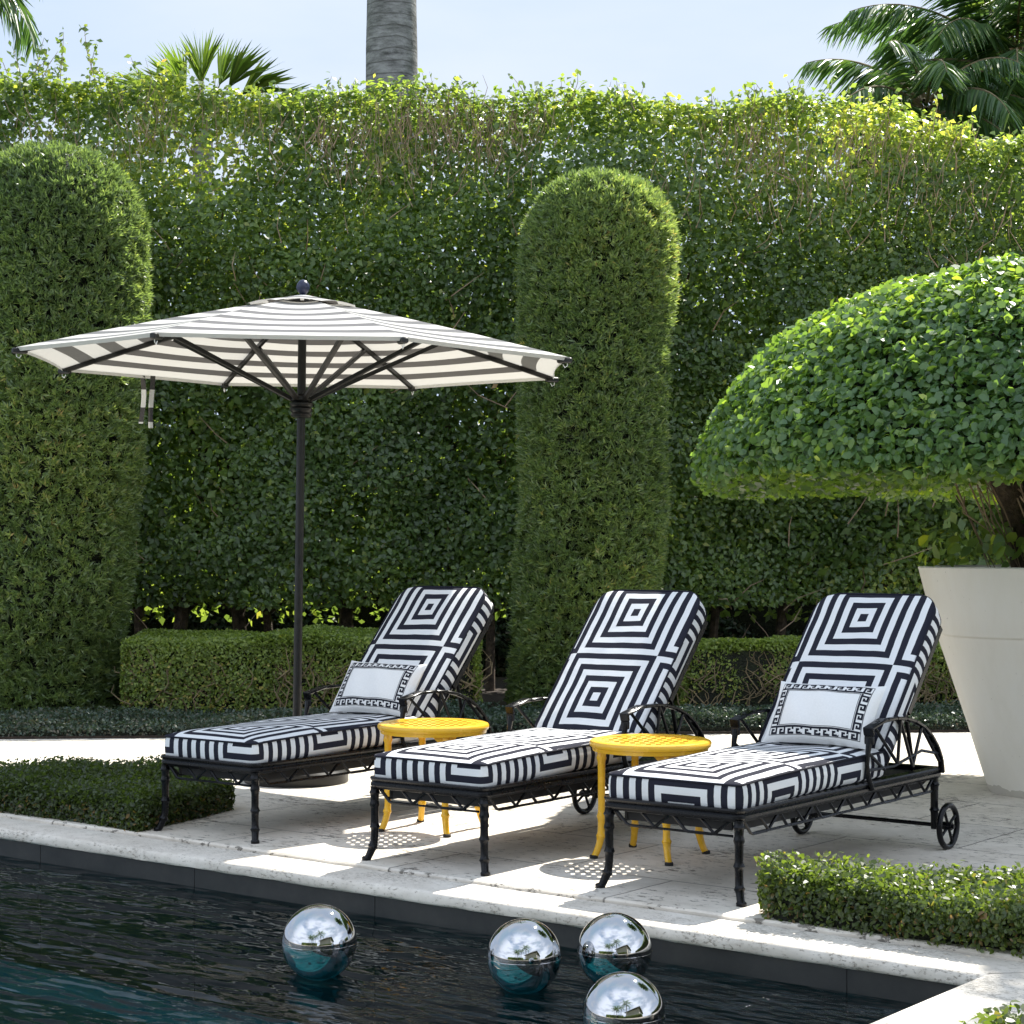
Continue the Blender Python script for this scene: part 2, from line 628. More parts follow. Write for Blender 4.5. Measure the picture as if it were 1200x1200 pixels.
blk = k.m('LESS_THAN', k.m('FLOORED_MODULO', k.m('ADD', par, 0.25), 2.0), 1.0)
fabric_out(k, blk)

def boxing_mat(name, phase, flip):
    m = newmat(name)
    k = Nd(m)
    w = 0.033
    sx = k.n('ShaderNodeSeparateXYZ')
    k.t.links.new(k.uv(), sx.inputs[0])
    p = k.m('FLOORED_MODULO', k.m('SUBTRACT', k.m('DIVIDE', sx.outputs[0], w), phase / w), 19.0)
    v = k.m('DIVIDE', sx.outputs[1], w)
    if flip:
        v = k.m('SUBTRACT', 0.125 / w, v)
    q = k.m('SUBTRACT', 5.0, k.m('ABSOLUTE', k.m('SUBTRACT', p, 5.0)))
    du = k.m('FLOOR', k.m('MINIMUM', q, v))
    ds = k.m('FLOOR', k.m('SUBTRACT', p, 9.0))
    isu = k.m('LESS_THAN', p, 10.0)
    dd = k.m('ADD', k.m('MULTIPLY', isu, du), k.m('MULTIPLY', k.m('SUBTRACT', 1.0, isu), ds))
    odd = k.m('GREATER_THAN', k.m('FLOORED_MODULO', k.m('ADD', dd, 0.25), 2.0), 1.0)
    if flip:
        odd = k.m('SUBTRACT', 1.0, odd)
    fabric_out(k, odd)
    return m
M_box_u = boxing_mat('boxing_open_squares', 0.437, False)
M_box_n = boxing_mat('boxing_closed_squares', 0.24, True)

# canopy
M_canopy = newmat('striped_canopy_fabric')
k = Nd(M_canopy)
sx = k.n('ShaderNodeSeparateXYZ')
k.t.links.new(k.uv(), sx.inputs[0])
st = k.m('FLOORED_MODULO', k.m('DIVIDE', sx.outputs[1], 0.112), 2.0)
dk = k.m('GREATER_THAN', st, 1.1)
col = k.mix(dk, (0.82, 0.80, 0.75), (0.060, 0.057, 0.060))
tcol = k.mix(dk, (0.36, 0.35, 0.325), (0.05, 0.045, 0.04))
sh = k.bsdf(col, 0.7, 0, 0.4, k.bump(k.noise(4, 3), 0.2, 0.02), Sheen_Weight=0.6, Sheen_Roughness=0.4)
k.finish(k.trans_mix(sh, tcol, 0.42))

# leaves
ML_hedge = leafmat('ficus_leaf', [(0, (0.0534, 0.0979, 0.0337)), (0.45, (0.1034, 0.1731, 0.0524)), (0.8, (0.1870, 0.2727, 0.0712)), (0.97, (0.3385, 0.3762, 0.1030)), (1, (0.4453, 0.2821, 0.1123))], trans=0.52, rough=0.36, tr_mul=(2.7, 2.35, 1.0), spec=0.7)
ML_podo = leafmat('podocarpus_leaf', [(0, (0.0768, 0.1224, 0.0526)), (0.5, (0.1611, 0.2267, 0.0866)), (0.85, (0.2837, 0.3419, 0.1167)), (1, (0.4392, 0.3419, 0.1505))], trans=0.42, rough=0.36, spec=0.7, tr_mul=(2.3, 2.3, 1.2))
ML_round = leafmat('round_ficus_leaf', [(0, (0.0596, 0.1186, 0.0516)), (0.5, (0.1067, 0.1894, 0.0698)), (0.85, (0.2117, 0.3047, 0.0789)), (1, (0.3763, 0.4447, 0.0987))], trans=0.42, rough=0.33, tr_mul=(2.9, 2.7, 0.8), spec=0.5)
ML_low = leafmat('low_hedge_leaf', [(0, (0.0896, 0.1320, 0.0336)), (0.5, (0.1794, 0.2442, 0.0552)), (0.9, (0.2898, 0.3564, 0.0780)), (1, (0.4140, 0.3564, 0.1080))], trans=0.42, rough=0.45, tr_mul=(1.8, 1.9, 0.8))
ML_cover = leafmat('ground_cover_leaf', [(0, (0.0299, 0.0529, 0.0345)), (0.6, (0.0598, 0.0943, 0.0667)), (1, (0.1150, 0.0978, 0.0690))], trans=0.25, rough=0.4)
ML_box = leafmat('clipped_box_leaf', [(0.0, (0.035, 0.055, 0.018)), (0.5, (0.075, 0.112, 0.032)), (0.88, (0.145, 0.19, 0.046)), (1.0, (0.22, 0.14, 0.06))], trans=0.5, rough=0.4, tr_mul=(2.2, 2.2, 0.8), spec=0.7)
ML_palm = leafmat('palm_leaf', [(0, (0.0493, 0.1047, 0.0478)), (0.6, (0.1008, 0.1779, 0.0670)), (1, (0.2468, 0.3139, 0.0957))], trans=0.4, rough=0.33)
ML_fan = leafmat('fan_palm_leaf', [(0, (0.1020, 0.1700, 0.0340)), (0.6, (0.1870, 0.2720, 0.0510)), (1, (0.3230, 0.3740, 0.0850))], trans=0.4, rough=0.4)

# palm trunk
M_ptrunk = newmat('ringed_palm_bark')
k = Nd(M_ptrunk)
sx = k.n('ShaderNodeSeparateXYZ')
k.t.links.new(k.obj(), sx.inputs[0])
zz = k.m('ADD', sx.outputs[2], k.m('MULTIPLY', k.noise(2.5, 2), 0.12))
fr_ = k.m('FRACT', k.m('MULTIPLY', zz, 6.5))
ringl = k.m('LESS_THAN', fr_, 0.12)
mpn = k.n('ShaderNodeMapping')
mpn.inputs['Scale'].default_value = (1, 1, 3.5)
k.t.links.new(k.obj(), mpn.inputs['Vector'])
base = k.ramp(k.noise(4.5, 6, 0.7, mpn.outputs['Vector']), [(0.32, (0.06, 0.058, 0.056)), (0.5, (0.20, 0.195, 0.19)), (0.7, (0.34, 0.335, 0.33))])
base = k.mix(k.ramp(k.noise(1.3, 4, .6), [(0.45, (0, 0, 0)), (0.65, (.6, .6, .6))]), base, (0.06, 0.065, 0.05))
base = k.mix(k.m('MULTIPLY', ringl, 0.6), base, (0.07, 0.065, 0.06))
k.finish(k.bsdf(base, 0.85, 0, 0.3, k.bump(k.m('MULTIPLY_ADD', ringl, -0.5, k.noise(30, 4)), 0.5, 0.02)))

# ================================================================== setting
TH = math.atan(0.7826)
E1 = Vector((math.cos(TH), -math.sin(TH), 0))
E2 = Vector((math.sin(TH), math.cos(TH), 0))
O = Vector((1.675, 6.735, 0))
POOLROT = -TH
def pool(u, v, z=0.0):
    p = O + E1 * u + E2 * v
    return Vector((p.x, p.y, z))
PU, PV = -14.0, -7.0            # pool extents (u from PU..0, v from PV..0)
CW = 0.262                      # coping width
WATER = -0.165
CT = -0.018                     # coping top

def slab(mb, u0, u1, v0, v1, z0, z1):
    mb.box(((u0 + u1) / 2, (v0 + v1) / 2, (z0 + z1) / 2), (u1 - u0, v1 - v0, z1 - z0), bev=0.0)

# lawn sheet with the pool left out, reaching the horizon
mb = MB()
B = 700
uo = (-B, PU - 0.1, 0.1, B)
vo = (-B, PV - 0.1, 0.1, B)
for i in range(3):
    for j in range(3):
        if i == 1 and j == 1:
            continue
        mb.add([(uo[i], vo[j], -0.13), (uo[i + 1], vo[j], -0.13), (uo[i + 1], vo[j + 1], -0.13), (uo[i], vo[j + 1], -0.13)], [(0, 1, 2, 3)])
tag(mb.build('ground', M_lawn, smooth=False, loc=O, rotz=POOLROT), kind='structure')

# patio: slabs around the pool, with a worn front edge along the coping
def patio():
    mb = MB()
    # north deck, front edge slightly ragged
    n = 260
    u0, u1 = -30.0, 8.0
    edge = []
    for i in range(n + 1):
        u = u0 + (u1 - u0) * i / n
        edge.append((u, CW + 0.004 + 0.006 * math.sin(u * 17) + 0.005 * math.sin(u * 41 + 1) + random.uniform(-.004, .004)))
    vs = []
    for u, v in edge:
        z = 0.0
        vs += [(u, v, -0.12), (u, v + 0.002, z - 0.008), (u, v + 0.012, z), (u, 40.0, z)]
    fs = []
    for i in range(n):
        a = i * 4
        for q in range(3):
            fs.append((a + q, a + 4 + q, a + 5 + q, a + 1 + q))
    mb.add(vs, fs)
    slab(mb, CW + 0.004, 3.2, -8.6, CW - 0.01, -0.12, -0.001)
    slab(mb, -16, CW - 0.002, -8.6, PV - CW - 0.004, -0.12, -0.001)
    slab(mb, -16, PU - CW - 0.004, PV - CW, CW - 0.01, -0.12, -0.001)
    return mb.build('patio', M_patio, smooth=False, loc=O, rotz=POOLROT)
tag(patio(), kind='structure')

# coping with a rounded nose over the water
def coping():
    mb = MB()
    prof = [(-0.03, -0.074), (0.0, -0.074), (0.010, -0.069), (0.013, -0.060), (0.012, -0.042), (0.006, -0.028), (-0.004, CT - 0.002), (-0.02, CT), (-CW, CT), (-CW, -0.12)]
    # path of inner corner points (clockwise around water), profile offset towards the water (+)
    def pt(u, v, du, dv, d, z):
        return (u + du * d, v + dv * d, z)
    n = 150
    rr = []
    for i in range(n + 1):
        u = PU + (0 - PU) * i / n
        r = []
        for q, (d, z) in enumerate(prof):
            j = random.uniform(-.0035, .0035) if 0 < q < 8 else 0
            uu = u
            if i == 0: uu = u + d
            if i == n: uu = u - d
            r.append((uu, 0 - d + j, z + j * .5))
        rr.append(r)
    mb.rings(rr, close=False)
    n = 90
    rr = []
    for i in range(n + 1):
        v = 0 + PV * i / n
        r = []
        for q, (d, z) in enumerate(prof):
            j = random.uniform(-.002, .002) if 0 < q < 8 and 0 < i < n else 0
            vv = v
            if i == 0: vv = -d
            if i == n: vv = v + d
            r.append((0 - d + j, vv, z + j * .5))
        rr.append(r)
    mb.rings(rr, close=False)
    slab(mb, PU - CW, CW, PV - CW, PV + 0.016, -0.085, CT)
    slab(mb, PU - CW, PU + 0.016, PV + .02, CW, -0.085, CT)
    return mb.build('pool_coping', M_coping, angle=60, loc=O, rotz=POOLROT)
tag(coping(), kind='structure')

# basin: slate wall tiles with open joints and a dark floor
mb = MB()
tile = 1.18
u = -0.55
slab(mb, PU - .2, .2, 0.0075, 0.1, -1.6, -0.073)
e = 0.0
us = [0.02]
while u > PU:
    us.append(u)
    u -= tile
us.append(PU)
for a, b in zip(us[1:], us[:-1]):
    slab(mb, a + 0.002, b - 0.002, 0.004, 0.0075, -0.9, -0.073)
v = -0.6
vs_ = [0.0]
while v > PV:
    vs_.append(v)
    v -= tile
vs_.append(PV)
slab(mb, 0.0075, 0.1, PV, 0.0, -1.6, -0.073)
for a, b in zip(vs_[1:], vs_[:-1]):
    slab(mb, 0.004, 0.0075, a + 0.002, b - 0.002, -0.9, -0.073)
slab(mb, PU - .1, PU, PV, 0, -1.6, -0.08)
slab(mb, PU, 0, PV - .1, PV, -1.6, -0.08)
tag(mb.build('pool_wall', M_slate, smooth=False, loc=O, rotz=POOLROT), kind='structure')
mb = MB()
slab(mb, PU - .2, .2, PV - .2, .2, -1.75, -1.6)
slab(mb, PU, 0.02, -0.42, 0.02, -1.58, -0.72)     # underwater bench along the wall
tag(mb.build('pool_floor', M_poolfloor, smooth=False, loc=O, rotz=POOLROT), kind='structure')
mb = MB()
mb.add([(PU + .001, PV + .001, 0), (0.0035, PV + .001, 0), (0.0035, 0.0035, 0), (PU + .001, 0.0035, 0)], [(0, 1, 2, 3)])
o = mb.build('pool_water', M_water, smooth=False, loc=O + Vector((0, 0, WATER)), rotz=POOLROT)
tag(o, kind='structure')

# planting beds
RB = rad(4.2)
BX, BY = Vector((math.cos(RB), math.sin(RB), 0)), Vector((-math.sin(RB), math.cos(RB), 0))
def bed(x, d, z=0.0):         # x along the back rows, d = depth beyond the patio edge
    p = Vector((0, 14.95, 0)) + BX * x + BY * d
    return Vector((p.x, p.y, z))
mb = MB()
mb.box((0, 3.4, 0.005), (60, 6.8, 0.03))
tag(mb.build('planting_bed', M_soil, smooth=False, loc=bed(0, 0), rotz=RB), kind='structure')

mb = MB()
mb.box((0, 6.8 + 45, 0.01), (160, 90, 0.03))
tag(mb.build('lawn', M_lawn, smooth=False, loc=bed(0, 0), rotz=RB), kind='structure')

# ================================================================== foliage
def tint_of(P, freq=1.2, seed=3, base=0.45, spread=0.22, clump=0.16, rng=RNG):
    return base + Wob(freq, seed)(P) * clump + rng.normal(size=len(P)) * spread

def twig_cluster(mb, p, d, n, ln, r=0.006, rng=random, spread=0.35):
    for _ in range(n):
        q = Vector(p) + Vector((rng.uniform(-.25, .25), rng.uniform(-.12, .12), rng.uniform(-.2, .2)))
        dd = (Vector(d) + Vector((rng.gauss(0, spread), rng.gauss(0, spread), rng.gauss(0, spread * .6)))).normalized()
        l = ln * rng.uniform(.5, 1.2)
        mid = q + dd * l * .5 + Vector((rng.gauss(0, .03), rng.gauss(0, .03), rng.gauss(0, .03)))
        mb.tube([q, mid, q + dd * l], [r, r * .8, r * .35], n=4, caps=False)

# ---- tall clipped hedge wall --------------------------------------
HD = 3.55          # depth of its front face beyond the patio edge
HT = 1.35          # thickness
HX0, HX1 = -8.0, 9.5
def hedge_wall():
    root = thing('tall_hedge', 'tall clipped leafy green hedge wall with sunlit top behind everything', 'hedge', bed(0, HD), RB)
    r = np.random.default_rng(21)
    wobF = Wob(1.1, 5); wobF2 = Wob(3.2, 6); wobT = Wob(.9, 8)
    def topz(x):
        P = np.stack([x, x * 0, x * 0], 1)
        return 5.88 - 0.012 * (x + 4) + 0.12 * wobT(P) + 0.07 * wobF2(P)
    def front(x, z):
        P = np.stack([x, z * 0 + 1.3, z], 1)
        return 0.14 + 0.14 * wobF(P) + 0.10 * wobF2(P)
    PP, NN, LL = [], [], []
    def put(x, d, z, n, l):
        PP.append(np.stack([x, d, z], 1)); NN.append(n); LL.append(l)
    # front shell
    n = 250000
    x = r.uniform(HX0, HX1, n); z = r.uniform(0.15, 1, n) * topz(x)
    ti = topz(x) - z
    d = front(x, z) + np.abs(r.exponential(.15, n)) + np.clip(.5 - ti, 0, .5) * .35
    gap = Wob(2.3, 31)(np.stack([x, z * 0, z], 1))
    keep = r.random(n) < np.where(z < 1.25, 0.38 + 0.6 * z / 1.25, 1.0) * np.where(ti < 1.3, .75 + .25 * ti / 1.3, 1) * np.where(gap > .8, .35, 1)
    x, d, z = x[keep], d[keep], z[keep]
    nn = np.stack([x * 0, x * 0 - 1, x * 0 + .55], 1)
    put(x, d, z, nn, r.uniform(.042, .088, len(x)))
    # interior
    n = 60000
    x = r.uniform(HX0, HX1, n); z = r.uniform(.2, .97, n) * topz(x); d = r.uniform(.2, HT - .15, n)
    keep = r.random(n) < np.where(z < 1.3, 0.2, np.clip((topz(x) - z - .1) / 1.7, .25, 1))
    x, d, z = x[keep], d[keep], z[keep]
    put(x, d, z, r.normal(size=(len(x), 3)), r.uniform(.09, .16, len(x)))
    # back shell
    n = 70000
    x = r.uniform(HX0, HX1, n); z = r.uniform(.12, 1, n) * topz(x)
    d = HT - np.abs(r.exponential(.12, n)) - .1 * np.abs(wobF(np.stack([x, z * 0, z], 1)))
    keep = r.random(n) < np.where(z < 1.2, 0.4, np.clip((topz(x) - z - .2) / 1.8, .10, 1))
    x, d, z = x[keep], d[keep], z[keep]
    put(x, d, z, np.stack([x * 0, x * 0 + 1, x * 0 + .5], 1), r.uniform(.07, .12, len(x)))
    # top
    n = 19000
    x = r.uniform(HX0, HX1, n); d = .12 + (HT - .12) * r.random(n) ** 1.5
    z = topz(x) + .05 * wobF2(np.stack([x, d, d], 1)) - np.abs(r.exponential(.09, n)) + .10 * r.random(n) ** 4
    put(x, d, z, np.stack([x * 0, x * 0 - .2, x * 0 + 1], 1), r.uniform(.05, .10, n))
    # sprigs rising above the cut
    sp = MB()
    for i in range(150):
        x0 = random.uniform(-6, 7)
        hgt = random.uniform(.08, .3)
        if -4.9 < x0 < -3.0 and random.random() < .8:
            hgt = random.uniform(.25, .62)
        z0 = float(topz(np.array([x0]))[0]) - .12
        d0 = random.uniform(.1, .8)
        lean = Vector((random.gauss(0, .3), random.gauss(0, .2), 1)).normalized()
        pts = [Vector((x0, d0, z0)) + lean * (hgt + .12) * t + Vector((0.05 * math.sin(3 * t + i), 0, 0)) for t in (0, .35, .7, 1)]
        sp.tube(pts, [.006, .005, .004, .002], n=4, caps=False)
        m = max(5, int(hgt * 55))
        ts = np.linspace(.25, 1, m)
        bp = np.array([pts[0] + (pts[-1] - pts[0]) * t for t in ts]) + r.normal(size=(m, 3)) * .028
        put(bp[:, 0], bp[:, 1], bp[:, 2], r.normal(size=(m, 3)) + np.array([0, -.4, .5]), r.uniform(.05, .09, m))
    P = np.concatenate(PP); Nn = np.concatenate(NN); Lf = np.concatenate(LL)
    tz = topz(P[:, 0]) - P[:, 2]
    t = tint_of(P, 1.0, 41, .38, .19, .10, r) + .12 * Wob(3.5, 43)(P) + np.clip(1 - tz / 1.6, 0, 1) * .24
    t[r.random(len(t)) < .006] = 1.0
    t = np.minimum(t, np.where(r.random(len(t)) < .006, 1.0, .96))
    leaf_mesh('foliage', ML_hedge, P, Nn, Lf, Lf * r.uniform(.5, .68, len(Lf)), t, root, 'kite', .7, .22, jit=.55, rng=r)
    # trunks and limbs inside
    for i in range(34):
        mb = MB()
        x0 = HX0 + .3 + (HX1 - HX0 - .6) * (i + random.uniform(.2, .8)) / 34
        d0 = random.uniform(.75, 1.0)
        p = Vector((x0, d0, -.02)); pts = [p.copy()]; rs = [random.uniform(.05, .085)]
        for s in range(6):
            p = p + Vector((random.gauss(0, .10), random.gauss(0, .06), .82))
            pts.append(p.copy()); rs.append(rs[0] * (1 - .14 * (s + 1)))
            if s < 5:
                for _ in range(3):
                    q = p + Vector((random.choice((-1, 1)) * random.uniform(.3, .6), random.uniform(-.25, .3), random.uniform(.35, .8)))
                    mb.tube([p, (p + q) / 2 + Vector((0, 0, -.06)), q], [rs[-1] * .5, rs[-1] * .35, .008], n=5, caps=False)
        mb.tube(pts, rs, n=8)
        mb.build('trunk', M_bark, root)
    # dry bare twigs near the top
    for x0, dz, cnt in ((-4.6, -.55, 60), (-3.3, -.5, 60), (-2.3, -.35, 40), (-1.2, -.45, 70), (-.5, -.35, 90), (.1, -.3, 70), (2.6, -.45, 70), (3.9, -.5, 70), (4.6, -.6, 40), (1.6, -.9, 30), (3.2, -.9, 30)):
        for _ in range(cnt):
            xx = x0 + random.gauss(0, .32)
            z0 = float(topz(np.array([xx]))[0]) + dz - .18 + random.gauss(0, .2)
            z0 = min(z0, float(topz(np.array([xx]))[0]) - .34)
            twig_cluster(sp, (xx, random.uniform(.05, .4), z0), (.0, -.3, 1), 2, .32, .0045)
    for _ in range(260):
        xx = random.uniform(-6, 7); zz = random.uniform(.3, 5.0)
        twig_cluster(sp, (xx, random.uniform(.15, .5), zz), (random.gauss(0, .5), -.5, .7), 1, .5, .007)
    sp.build('twigs', M_twig, root)
    return root
hedge_wall()

# ---- clipped columns ------------------------------------------------
def column(px_base, d, r0, r1, H, lean, label, seed):
    base = bed(px_base, d)
    root = thing('topiary_column', label, 'topiary', base, 0, 'clipped topiary columns in front of the hedge')
    r = np.random.default_rng(seed)
    def radius(z):
        t = z / H
        rr = r0 + (r1 - r0) * np.clip(t / .75, 0, 1)
        zd = H - r1 * 1.02
        dome = np.sqrt(np.clip(1 - ((z - zd) / (H - zd)) ** 2, 0, 1))
        return np.where(z > zd, r1 * dome, rr)
    wob = Wob(2.2, seed + 1); wob2 = Wob(6, seed + 2)
    n = 25000                       # tufts of strap leaves
    z = r.uniform(.05, H, n); a = r.uniform(0, 2 * PI, n)
    keep = r.random(n) < np.maximum(radius(z), .25) / r1
    keep &= (np.sin(a) < .4) | (r.random(n) < .45)      # fewer on the far side
    z, a = z[keep], a[keep]
    rr = radius(z)
    slope = np.clip((radius(z - .02) - radius(z + .02)) / .04, 0, 6)
    nrm = unit(np.stack([np.cos(a), np.sin(a), slope], 1))
    P = np.stack([rr * np.cos(a), rr * np.sin(a), z], 1)
    gap = wob2(P)
    dep = np.abs(r.exponential(.04, len(z))) + .045 + np.where(gap > .85, .08, 0)
    P = P + nrm * (.045 * wob(P) + .02 * gap - dep)[:, None]
    t = tint_of(P, 1.7, seed + 5, .40, .15, .16, r)
    P[:, 0] += lean * P[:, 2]
    tuft = unit(nrm * .55 + np.array([0, 0, .5]) + r.normal(size=nrm.shape) * .5)
    q = 9
    P, tuft, t = np.repeat(P, q, 0), np.repeat(tuft, q, 0), np.repeat(t, q) + r.normal(size=len(t) * q) * .10
    P = P + r.normal(size=P.shape) * .008
    T = unit(tuft + r.normal(size=P.shape) * .50)
    blade = np.cross(T, r.normal(size=P.shape))
    L = r.uniform(.045, .085, len(P))
    leaf_mesh('foliage', ML_podo, P, blade, L, r.uniform(.011, .017, len(P)), t, root, 'strap', 0, .1, tdir=T * 12, jit=.02, rng=r)
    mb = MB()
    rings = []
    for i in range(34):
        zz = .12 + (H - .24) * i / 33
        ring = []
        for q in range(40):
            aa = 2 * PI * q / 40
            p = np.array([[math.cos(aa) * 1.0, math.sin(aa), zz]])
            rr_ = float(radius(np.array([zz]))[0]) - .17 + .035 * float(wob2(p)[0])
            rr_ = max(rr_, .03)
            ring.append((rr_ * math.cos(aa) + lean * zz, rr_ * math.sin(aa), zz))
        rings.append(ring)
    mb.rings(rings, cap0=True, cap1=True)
    mb.build('shade_core', M_core, root)
    mb = MB()
    mb.tube([(0, 0, 0), (.02, 0, .3), (0, 0, .7)], [.09, .07, .06], n=8)
    mb.build('trunk', M_bark, root)
    return root
column(-4.02, 2.15, .78, .83, 5.04, .034, 'left clipped podocarpus column with a rounded top, cut by the photo edge', 50)
column(.79, 2.15, .665, .71, 4.90, .036, 'clipped podocarpus column with a rounded top rising behind the middle lounger', 60)

# ---- low clipped hedges ----------------------------------------------
def box_bush(name, label, cat, poly, H, mat, leaf, dens, frame, seed, group=None, stems=0, shape='oval', topw=.9, flat=.03, core=True, kind=None, jag=.02, tint=.45, stemmat=None, base_thin=.0):
    """clipped bush with a polygonal plan (list of 2D points, ccw) in the given frame (loc, rotz)"""
    r = np.random.default_rng(seed)
    poly = [Vector((p[0], p[1], 0)) for p in poly]
    root = thing(name, label, cat, frame[0], frame[1], group)
    if kind: root['kind'] = kind
    xs = [p.x for p in poly]; ys = [p.y for p in poly]
    A = np.array([[p.x, p.y] for p in poly])
    B_ = np.roll(A, -1, 0)
    def dist_in(P):
        D = np.full(len(P), 9.0)
        for a, b in zip(A, B_):
            e = (b - a) / np.linalg.norm(b - a)
            nn = np.array([-e[1], e[0]])
            D = np.minimum(D, (P - a) @ nn)
        return D
    wob = Wob(3.0, seed + 1); wob2 = Wob(9, seed + 2)
    area = 0
    for i in range(len(poly)):
        a, b = poly[i], poly[(i + 1) % len(poly)]
        area += a.x * b.y - b.x * a.y
    area = abs(area) / 2
    PP, NN = [], []
    rc = min(.08, H * .3)
    n = int(area * dens * topw * 1.6)
    P2 = np.stack([r.uniform(min(xs), max(xs), n), r.uniform(min(ys), max(ys), n)], 1)
    D = dist_in(P2)
    P2 = P2[D > 0]; D = D[D > 0]
    z = H - np.clip(rc - D, 0, rc) ** 2 / rc * .8 - np.abs(r.exponential(.018, len(P2))) + r.random(len(P2)) ** 3 * jag
    P3 = np.stack([P2[:, 0], P2[:, 1], z], 1)
    P3[:, 2] += flat * wob(P3) + flat * .5 * wob2(P3)
    PP.append(P3); NN.append(np.tile([0, 0, 1.0], (len(P3), 1)) + r.normal(size=P3.shape) * .2)
    for a, b in zip(A, B_):
        ln = np.linalg.norm(b - a)
        e = (b - a) / ln
        nn = np.array([-e[1], e[0]])
        m = int(ln * H * dens)
        s = r.uniform(0, ln, m); z = r.uniform(.0, 1, m) * H
        if base_thin:
            kk = r.random(m) < np.clip(.25 + z / H / base_thin, 0, 1)
            s, z = s[kk], z[kk]; m = len(s)
        dd = np.abs(r.exponential(.03, m)) + np.clip(z - (H - rc), 0, rc) ** 2 / rc * .8
        q = a + e * s[:, None] + nn * dd[:, None]
        P3 = np.stack([q[:, 0], q[:, 1], z], 1)
        ob = .8 * flat * wob(P3) + .5 * flat * wob2(P3)
        P3[:, 0] += nn[0] * ob; P3[:, 1] += nn[1] * ob
        PP.append(P3); NN.append(np.tile([-nn[0], -nn[1], .5], (m, 1)))
    P = np.concatenate(PP); Nn = np.concatenate(NN)
    L = r.uniform(.65, 1.3, len(P)) * leaf
    t = tint_of(P, 2.0, seed + 3, tint, .19, .12, r)
    brown = (r.random(len(P)) < .16 * np.clip(1 - P[:, 2] / H * 1.15, 0, 1))
    t = np.where(brown, 1.0, np.minimum(t, .95))
    leaf_mesh('foliage', mat, P, Nn, L, L * r.uniform(.44, .6, len(L)), t, root, shape, -.25, .18, jit=.85, rng=r)
    c = sum(poly, Vector()) / len(poly)
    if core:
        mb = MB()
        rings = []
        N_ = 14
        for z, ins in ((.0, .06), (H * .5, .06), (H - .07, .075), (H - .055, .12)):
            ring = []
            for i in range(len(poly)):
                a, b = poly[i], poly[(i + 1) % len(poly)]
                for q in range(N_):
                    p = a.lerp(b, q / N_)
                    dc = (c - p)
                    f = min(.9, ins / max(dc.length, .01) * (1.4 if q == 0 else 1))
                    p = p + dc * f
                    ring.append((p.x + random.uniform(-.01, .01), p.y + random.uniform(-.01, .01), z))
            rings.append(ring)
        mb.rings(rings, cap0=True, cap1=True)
        mb.build('shade_core', M_core, root, angle=20)
    if stems:
        mb = MB()
        for i in range(stems):
            j = random.randrange(len(poly))
            a, b = poly[0], poly[1]
            p = a.lerp(b, random.random())
            nn = Vector((-(b - a).y, (b - a).x, 0)).normalized()
            p = p + nn * random.uniform(-.005, .05)
            q = Vector((p.x, p.y, random.uniform(0, H * .55)))
            pts = [q.copy()]
            for s in range(4):
                q = q + Vector((random.gauss(0, .06), random.gauss(0, .012), random.uniform(.02, .10)))
                q.z = min(q.z, H - .06)
                pts.append(q.copy())
            mb.tube(pts, [.007, .006, .005, .004, .002], n=5, caps=False)
        mb.build('twigs', stemmat or M_twig2, root)
    return root

bedf = (bed(0, 0), RB)
LHG = 'low clipped hedges along the back bed'
box_bush('low_hedge', 'low clipped hedge with bare crooked stems behind the umbrella pole', 'hedge',
         [(-3.22, 1.45), (-.15, 1.45), (-.15, 2.65), (-3.22, 2.65)], .70, ML_low, .036, 8500, bedf, 70, LHG, stems=240, base_thin=.6)
box_bush('low_hedge', 'low clipped hedge with pale stems behind the right lounger and planter', 'hedge',
         [(1.62, 1.65), (5.4, 1.65), (5.4, 2.75), (1.62, 2.75)], .62, ML_low, .036, 8000, bedf, 71, LHG, stems=300, base_thin=.6)
cov = box_bush('ground_cover', 'strip of small grey green ground cover along the back of the patio', 'ground cover',
               [(-8, .02), (9, .02), (9, 1.25), (-8, 1.25)], .095, ML_cover, .028, 4800, bedf, 72, kind='stuff', flat=.035, jag=.06, tint=.5)
box_bush('shrub_row', 'shaded leafy shrubs glimpsed through the bare foot of the tall hedge', 'shrub',
         [(-8, 6.3), (9.5, 6.3), (9.5, 7.6), (-8, 7.6)], 2.6, ML_cover, .06, 1900, bedf, 76, flat=.12, jag=.3, tint=.25)
poolf = (O, POOLROT)
BXG = 'low clipped box hedges beside the pool'
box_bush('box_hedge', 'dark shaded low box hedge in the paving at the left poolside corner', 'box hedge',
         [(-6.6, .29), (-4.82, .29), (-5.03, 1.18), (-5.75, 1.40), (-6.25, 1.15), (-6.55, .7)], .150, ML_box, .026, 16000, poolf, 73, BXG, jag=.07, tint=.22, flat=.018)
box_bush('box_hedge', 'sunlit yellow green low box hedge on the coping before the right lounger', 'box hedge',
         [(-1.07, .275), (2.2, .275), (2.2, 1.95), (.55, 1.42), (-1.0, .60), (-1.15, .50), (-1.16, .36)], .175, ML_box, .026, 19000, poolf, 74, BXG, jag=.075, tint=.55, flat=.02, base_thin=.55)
box_bush('box_hedge', 'leafy green bush tip in the bottom right photo corner beside the coping', 'box hedge',
         [(.64, -4.2), (1.7, -4.2), (1.7, -1.32), (.64, -1.32)], .19, ML_box, .032, 9000, poolf, 75, BXG, jag=.07, tint=.5, flat=.015)

